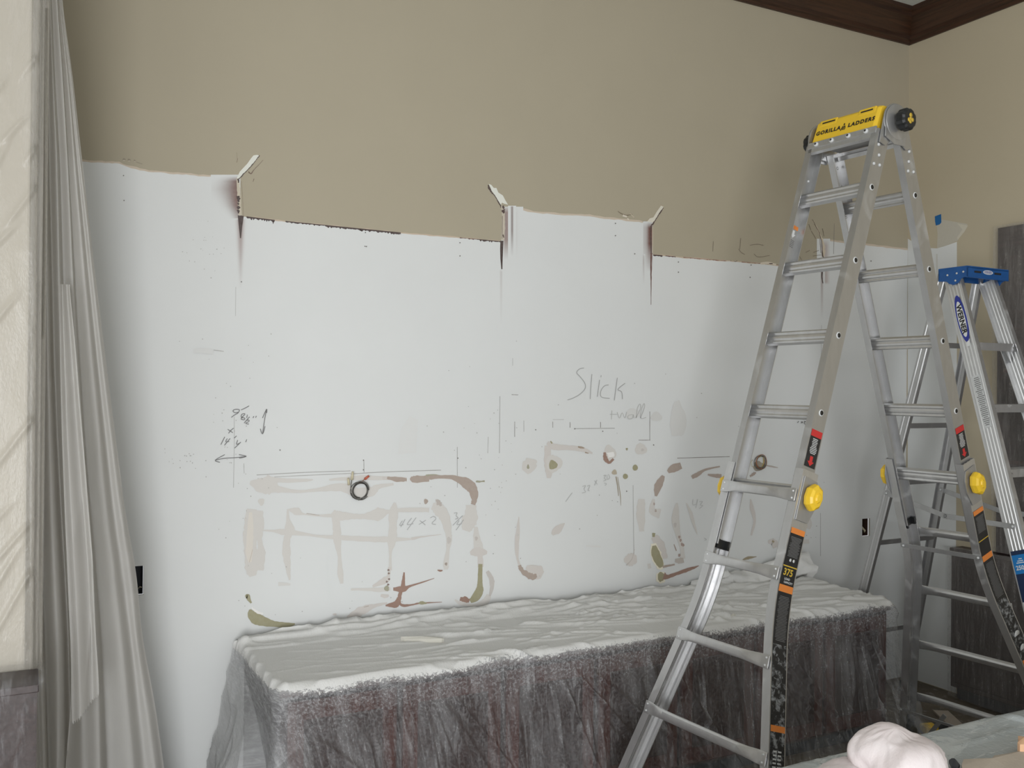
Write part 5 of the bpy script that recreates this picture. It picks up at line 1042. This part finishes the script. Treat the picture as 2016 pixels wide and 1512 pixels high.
for i in range(10):                       # loose pleats where the film turns the corner of the column
    a = i / 9; edge[i, :, 0] = .006 + .035 * a + .007 * sin(i * 1.9) * (1 + .0 * Zz[0]); edge[i, :, 1] = PY - .012 + .10 * a + .012 * cos(i * 2.4) + .004 * np.sin(Zz[0] * 3 + i); edge[i, :, 2] = Zz[0]
    ev[i, :, 0] = .01 + .1 * a; ev[i, :, 1] = Zz[0]
wrap = thing('plastic_wrap', (-.35, PY, 0), 'clear creased plastic film covering the cream column at the left edge', 'plastic film')
sheet_obj('face_film', Pn, np.stack([X, Zz], -1), M['film_clear'], wrap); 
edge[0] = Pn[-1]; sheet_obj('corner_pleats', edge, ev, M['film_clear'], wrap)
# cabinet in front of the column
sc = thing('side_cabinet', (-.35, 2.6, 0), 'dark reddish cabinet at the lower left corner, wrapped in plastic', 'cabinet')
b = MB(); b.aabb((-1.2, 2.60, .0), (.026, 2.735, .985)); obj('body', b, M['cherry_dark'], sc)
b = MB(); b.aabb((-1.21, 2.585, .985), (.030, 2.735, 1.005)); obj('top', b, M['cherry_dark'], sc, bevel=.003)
for x0, x1 in ((-1.18, -.62), (-.60, -.07)):
    b = MB(); b.aabb((x0, 2.588, .10), (x1, 2.60, .93)); d = obj('door', b, M['cherry'], sc, bevel=.002)
    b = MB(); b.cyl(((x0 + x1) / 2, 2.588, .80), ((x0 + x1) / 2, 2.575, .80), .007, .011); sub('knob', b, M['galv'], d, sc)
X, Zz = np.meshgrid(np.linspace(-.9, .045, 110), np.linspace(0, 1.12, 130), indexing='ij')
v = Zz; zz = np.clip(1.018 - (v - .13), .006, 1.018); yy = np.where(v < .13, PY - .02 - v, 2.572)
cr = .0 * X
r = random.Random(12)
for i in range(30):
    x0_, v0 = .02 - .05 * r.random(), .12 + .12 * r.random(); a = radians(100 + 62 * r.random()); L = .3 + .5 * r.random(); d = (cos(a), sin(a)); s = ((X - x0_) * d[0] + (v - v0) * d[1]) / L; q = -(X - x0_) * d[1] + (v - v0) * d[0]
    cr = cr + .012 * np.clip(s / .05, 0, 1) * np.clip((1 - s) / .3, 0, 1) * np.exp(-(q / (.004 + .01 * np.clip(s, 0, 1))) ** 2)
cr = cr + .005 * ridge(X * 8 + v * 4, v * 7, 5)
Pn = np.stack([X, yy - cr * np.clip(v / .1, .3, 1), zz + np.where(v < .13, cr * .6 + .004, 0)], -1)
# pulled to the corner, then turning round it
turn = np.clip((X - .025) / .02, 0, 1); Pn[..., 1] += turn * .10 * np.clip((v - .13) / .1, 0, 1)
scw = tag(recenter(sheet_obj('plastic_sheet', Pn, np.stack([X, v], -1), M['film_wrap'])), 'clear wrinkled plastic stretched over the dark cabinet in the lower left corner', 'plastic sheet')

# hanging curtain: pleat lines traced down the sheet, each at its own depth
YL = [-60, 0, 150, 320, 520, 700, 850, 1000, 1130, 1250, 1380, 1512, 1640]
COL = [  # (depth y, x positions at YL)
    (2.95, [66, 66, 64, 62, 60, 60, 58, 58, 60, 62, 64, 66, 66]),
    (3.02, [72, 72, 71, 70, 68, 67, 66, 66, 68, 72, 74, 78, 80]),
    (2.98, [80, 80, 80, 80, 80, 78, 77, 76, 76, 80, 84, 88, 90]),
    (3.16, [84, 84, 84, 84, 84, 83, 82, 82, 84, 88, 92, 96, 98]),
    (3.05, [90, 90, 90, 90, 92, 94, 98, 102, 108, 114, 116, 114, 114]),
    (3.24, [94, 94, 95, 97, 102, 106, 112, 120, 128, 134, 137, 140, 142]),
    (3.10, [98, 98, 104, 112, 116, 120, 124, 128, 135, 141, 140, 128, 128]),
    (3.28, [101, 102, 108, 118, 124, 130, 136, 143, 150, 156, 160, 164, 166]),
    (3.20, [110, 112, 123, 133, 142, 152, 162, 172, 182, 190, 194, 196, 198]),
    (3.38, [112, 114, 125, 135, 146, 156, 166, 178, 190, 200, 206, 212, 214]),
    (3.30, [115, 117, 133, 147, 164, 180, 194, 208, 224, 238, 250, 262, 266]),
    (3.36, [117, 119, 136, 152, 172, 190, 206, 222, 240, 256, 270, 284, 290]),
    (3.31, [119, 121, 140, 158, 180, 200, 218, 236, 258, 268, 288, 306, 318]),
    (3.34, [120, 122, 143, 162, 185, 207, 226, 245, 269, 279, 304, 323, 338]),
]
def curtain(cols, yl, nu=140, nv=170, seed=2, zmin=.02, shift=0.0, ur=(0, 1)):
    ys = np.linspace(yl[0], yl[-1], nv); n = len(cols); uu = np.linspace(0, n - 1, nu); Q = np.zeros((nu, nv, 3)); UV = np.zeros((nu, nv, 2))
    C2 = np.array([np.interp(ys, yl, c[1]) for c in cols])
    for c in range(n):                      # smooth the traced lines
        k = np.ones(9) / 9; pad = np.concatenate([np.full(4, C2[c, 0]), C2[c], np.full(4, C2[c, -1])]); C2[c] = np.convolve(pad, k, 'valid')
    dep = np.array([c[0] for c in cols])
    for a, u in enumerate(uu):
        i = min(int(u), n - 2); f = u - i; g_ = .5 - .5 * cos(pi * f); px_ = C2[i] * (1 - f) + C2[i + 1] * f; dy = dep[i] * (1 - g_) + dep[i + 1] * g_
        for b_ in range(nv):
            f_ = np.clip((ys[b_] + 60) / 1600, 0, 1); y_ = 2.93 + (dy - 2.95) * (.12 + .70 * f_) + .30 * f_ * (ur[0] + (ur[1] - ur[0]) * u / (n - 1)) + shift; p = onY(px_[b_], ys[b_], y_); Q[a, b_] = (p.x, p.y, max(zmin, p.z)); UV[a, b_] = (u * .09, 3.5 - p.z)
    amp_ = .006 * vnoise(UV[..., 0] * 9, UV[..., 1] * 4, seed) + .006 * ridge(UV[..., 0] * 6 + UV[..., 1] * 2.2, UV[..., 1] * 2.0, seed + 1) * np.clip(UV[..., 1] / 2, 0, 1)
    Q[..., 1] -= amp_; return Q, UV
Q, UV = curtain(COL, YL)
cur = thing('plastic_curtain', (.2, 3.2, 0), 'tall white plastic curtain hanging in long pleats left of the blank wall', 'plastic curtain')
sheet_obj('curtain_sheet', Q, UV, M['film_curtain'], cur)
YF = [560, 700, 850, 1000, 1130, 1250, 1380, 1385]
FL = [(3.12, [118, 118, 122, 128, 134, 140, 142, 142]), (3.05, [122, 128, 134, 142, 150, 156, 160, 160]), (3.08, [130, 140, 150, 162, 172, 178, 180, 180]), (3.02, [136, 150, 161, 173, 183, 187, 195, 195])]
Q, UV = curtain(FL, YF, 50, 90, 6, shift=-.05, ur=(.4, .62))
# the loose lap ends in a slanting torn hem
zl = onY(147, 1428, 3.1).z; zr = onY(195, 1380, 3.02).z
for i in range(Q.shape[0]):
    zb = zl + (zr - zl) * i / (Q.shape[0] - 1) + .006 * sin(i * 1.7); zt = Q[i, 0, 2]; Q[i, :, 2] = zt + (Q[i, :, 2] - zt) * (zb - zt) / (Q[i, -1, 2] - zt)
sheet_obj('loose_lap', Q, UV, M['film_curtain'], cur)['label'] = 'loose outer lap with a slanting torn hem'

# ================================================================== right wall: tall cupboard and base cabinet behind plastic
def yx(px, X): # y on plane x=X for a pixel column
    return onX(px, 772, X).y
uc = thing('tall_cupboard', (4.78, 3.0, 0), 'dark brown wooden cupboard front along the right wall, upper part', 'cupboard')
UX_, BX_ = 4.765, 4.70; y1 = yx(1962, UX_); zt = onX(1964, 449, UX_).z; y2 = yx(1875, BX_); zb = onX(1876, 1078, BX_).z
b = MB(); b.aabb((UX_, 2.2, zb), (XR - .001, y1, zt)); bd = obj('body', b, M['cherry_dark'], uc, bevel=.004)
b = MB()
for ya, yb in ((2.25, 2.70), (2.74, y1 - .07)): b.aabb((UX_ - .012, ya, zb + .08), (UX_, yb, zt - .07))
obj('door', b, M['cherry_dark'], uc, bevel=.003)
b = MB()
for z_ in (zb + .45, zb + .5, zb + 1.0): b.aabb((UX_ - .016, 2.24, z_), (UX_, y1 - .05, z_ + .022))
obj('rail_trim', b, M['cherry'], uc, bevel=.002)
bc = thing('base_cabinet', (4.75, 3.0, 0), 'dark reddish base cabinet along the right wall behind the stepladder', 'cabinet')
b = MB(); b.aabb((BX_, 2.0, .07), (XR - .001, y2, zb - .02)); obj('body', b, M['cherry_dark'], bc, bevel=.003)
b = MB(); b.aabb((BX_ - .012, 2.0, zb - .02), (XR - .001, y2 + .004, zb)); obj('top', b, M['cherry_dark'], bc, bevel=.003)
b = MB(); b.aabb((BX_ + .03, 2.0, 0), (XR - .001, y2 - .02, .07)); obj('plinth', b, M['slate'], bc)
for ya, yb in ((2.02, 2.44), (2.47, 2.9), (2.93, y2 - .03)):
    b = MB(); b.aabb((BX_ - .01, ya, .1), (BX_, yb, zb - .05)); obj('door', b, M['cherry_dark'], bc, bevel=.003)
def side_film(X, ya, yb, za, zb_, seed, mat):
    Y_, Z_ = np.meshgrid(np.linspace(ya, yb, 90), np.linspace(za, zb_, 160), indexing='ij'); A = .006 * vnoise(Y_ * 6, Z_ * 2, seed) + .016 * ridge(Y_ * 5 + .8 * Z_, Z_ * .9, seed + 1) + .006 * ridge(Y_ * 14 - Z_, Z_ * 2, seed + 2)
    return np.stack([X - A, Y_, Z_], -1), np.stack([Y_, 3 - Z_], -1)
Pn, UV = side_film(UX_ - .022, 2.1, y1 + .004, zb + .01, zt + .006, 41, None); tag(recenter(sheet_obj('plastic_sheet', Pn, UV, M['film_haze'])), 'thin clear plastic hanging over the tall dark cupboard on the right wall', 'plastic sheet')
Pn, UV = side_film(BX_ - .016, 2.0, y2 + .002, .02, zb + .01, 47, None); tag(recenter(sheet_obj('plastic_sheet', Pn, UV, M['film_haze'])), 'thin clear plastic hanging over the dark base cabinet behind the stepladder', 'plastic sheet')

# ================================================================== foreground counter, bag, paper
TZ = .90
pe = [onZ(x, y, TZ) for x, y in ((1585, 1512), (2016, 1388))]; yE = (pe[0].y + pe[1].y) / 2
tb = thing('work_table', (2.4, .95, 0), 'plastic-covered counter in the lower right foreground', 'table')
b = MB(); b.aabb((1.25, .35, TZ - .035), (3.6, yE - .012, TZ - .004)); obj('table_top', b, M['slate'], tb, bevel=.003)
b = MB(); b.aabb((1.35, .42, .0), (3.5, yE - .06, TZ - .035)); obj('base', b, M['cherry_dark'], tb)
nx, ny = 260, 150; X, S = np.meshgrid(np.linspace(1.2, 3.65, nx), np.linspace(0, 1.45, ny), indexing='ij')
pos = np.where(S < .22, 0, 1); Yt = np.where(S < .2, yE, yE - (S - .2)); Zt = np.where(S < .2, TZ - .2 + S, TZ)
Yt = yE - np.maximum(S - .2, 0); hgt = .004 * ridge(X * 5 + S * 3, S * 7, 61) + .005 * ridge(X * 3 - S * 6, S * 4, 62) + .002 * vnoise(X * 12, S * 12, 63)
for x0, s0, x1, s1_, w, h in ((2.27, .2, 2.42, .62, .006, .012), (1.95, .30, 2.25, .28, .005, .007), (2.15, .35, 1.9, .55, .006, .008), (2.5, .25, 2.3, .5, .005, .008), (1.62, .2, 1.75, .5, .006, .01), (1.66, .2, 1.82, .5, .005, .01), (1.58, .2, 1.66, .5, .005, .008)):
    d = np.array([x1 - x0, s1_ - s0]); L = np.linalg.norm(d); d /= L; s = ((X - x0) * d[0] + (S - s0) * d[1]) / L; q = -(X - x0) * d[1] + (S - s0) * d[0]; hgt += h * np.clip(s / .1 + .3, 0, 1) * np.clip((1 - s) / .2, 0, 1) * np.exp(-(q / w) ** 2)
topm = np.clip((S - .2) / .03, 0, 1); Pn = np.stack([X, Yt + (1 - topm) * (.003 + hgt * .6), Zt + topm * hgt * .8], -1)
sheet_obj('x', Pn, np.stack([(X - 1.2) / 2.45, S * .9], -1), M['film_table']).name = 'plastic_cover'
pc = bpy.data.objects['plastic_cover']; tag(recenter(pc), 'smeared grey plastic sheet lying on the foreground counter', 'plastic sheet')
# crumpled white bag
bc_ = onZ(1765, 1530, TZ + .012)
def lump(name, c, rx, ry, rz, seed, mat, n=90, m=60, k=.16, zb_=TZ + .012, rot=0):
    TH_, PH = np.meshgrid(np.linspace(0, 2 * pi, n), np.linspace(0, pi, m), indexing='ij'); x, y, z = np.sin(PH) * np.cos(TH_), np.sin(PH) * np.sin(TH_), np.cos(PH)
    wr_ = TH_ / (2 * pi); f = lambda a, b_, s: vnoise((x + 2) * a + z * .7, (y + 2) * b_ + z * a, s)
    sw = np.clip(np.minimum(TH_, 2 * pi - TH_) / .5, 0, 1) * np.sin(PH) ** 1.5; rg = lambda a, b_, sd: (1 - np.abs(2 * vnoise(TH_ * a + PH * b_ + 1.2 * f(1.5, 1.5, sd + 9), PH * .9 + 3, sd) - 1)) ** 4
    R_ = 1 + k * (f(1.4, 1.4, seed) - .5) * 2 + sw * (.085 * rg(1.7, .6, seed + 1) - .05 * rg(3.1, -1.0, seed + 2) + .03 * rg(5.5, 1.5, seed + 3)) + .02 * (f(7, 7, seed + 4) - .5)
    Q = np.stack([rx * x * R_, ry * y * R_, rz * z * R_], -1); ca_, sa_ = cos(rot), sin(rot); Qx = Q[..., 0] * ca_ - Q[..., 1] * sa_; Qy = Q[..., 0] * sa_ + Q[..., 1] * ca_
    Q = np.stack([c.x + Qx, c.y + Qy, np.maximum(zb_, c.z + Q[..., 2])], -1); Q[-1] = Q[0]; return Q, np.stack([TH_ * .12, PH * .2], -1)
bag = thing('plastic_bag', (bc_.x, bc_.y, TZ), 'crumpled pinkish white plastic bag lying on the foreground counter', 'bag')
cb = onZ(1765, 1503, TZ + .05); Q, UV = lump('b', Vector((cb.x, cb.y, TZ + .045)), .095, .090, .083, 71, None, rot=1.6); sheet_obj('bag_body', Q, UV, M['film_bag'], bag)
cb2 = onZ(1655, 1530, TZ + .02); Q, UV = lump('b', Vector((cb2.x, cb2.y, TZ + .02)), .11, .05, .03, 75, None, rot=.2); sheet_obj('bag_handle', Q, UV, M['film_bag'], bag)
# folded brown paper and an orange packet at the frame edge
M['kraft'] = plain('kraft_paper', (0.50, 0.43, 0.36), .8, var=.15, scale=20, bump=.3); M['peach'] = plain('peach_card', (0.75, 0.46, 0.28), .6)
def paper(pts, z, name, mat, label, cat, th=.004, sd=0):
    vs = [onZ(x, y, z) for x, y in pts]; r = random.Random(sd); n = len(vs); b = MB(); c = sum(vs, Vector()) / n
    topv = [v + Vector((0, 0, th + .006 * r.random())) for v in vs]; b.add([tuple(v) for v in topv] + [tuple(v) for v in vs] + [tuple(c + Vector((0, 0, th + .012)))], [(i, (i + 1) % n, 2 * n) for i in range(n)] + [(i, n + i, n + (i + 1) % n, (i + 1) % n) for i in range(n)] + [tuple(range(2 * n - 1, n - 1, -1))], smooth=False)
    return tag(recenter(obj(name, b, mat, fixn=True, bevel=.001)), label, cat)
paper([(1893, 1514), (1897, 1503), (1908, 1499), (1922, 1497), (1935, 1501), (1950, 1503), (1958, 1494), (1985, 1488), (2010, 1484), (2040, 1478), (2050, 1560), (1900, 1560)], TZ + .012, 'brown_paper', M['kraft'], 'folded brown paper at the bottom right corner of the counter', 'paper', sd=2)
paper([(2004, 1468), (2012, 1470), (2040, 1474), (2040, 1486), (2008, 1487), (2003, 1483), (2005, 1476)], TZ + .014, 'paper_packet', M['peach'], 'small peach-coloured packet at the right edge of the counter', 'packet', th=.02, sd=5)
paper([(1868, 1503), (1874, 1498), (1882, 1504), (1890, 1511), (1884, 1520), (1874, 1514)], TZ + .012, 'tape_scrap', M['slate'], 'small dark scrap between the white bag and the brown paper', 'scrap', th=.006, sd=7)

# ================================================================== things on the floor by the ladder feet
p = onZ(1829, 1441, .03); t = thing('hand_tool', (p.x, p.y, 0), 'small yellow and black tool on the floor behind the ladder foot', 'tool')
b = MB(); b.box((p.x, p.y, .035), (.035, -.01, 0), (.01, .03, 0), (0, 0, .033)); obj('body', b, M['yellow'], t, bevel=.008)
q = onZ(1850, 1437, .03); b = MB(); b.cyl((q.x, q.y, .002), (q.x, q.y, .055), .045, .04, 20); obj('head', b, M['black'], t, bevel=.004)
for px, py, L_, a_, lab in ((1868, 1418, .12, 1.0, 'pale flat board scrap on the floor under the ladder rungs'),):
    c = onZ(px, py, 0); b = MB(); b.box((c.x, c.y, .006), (L_ * cos(a_), L_ * sin(a_), 0), (-.04 * sin(a_), .04 * cos(a_), 0), (0, 0, .006)); tag(recenter(obj('board_scrap', b, M['crown_x'] if px < 1850 else M['kraft'], bevel=.001)), lab, 'board')
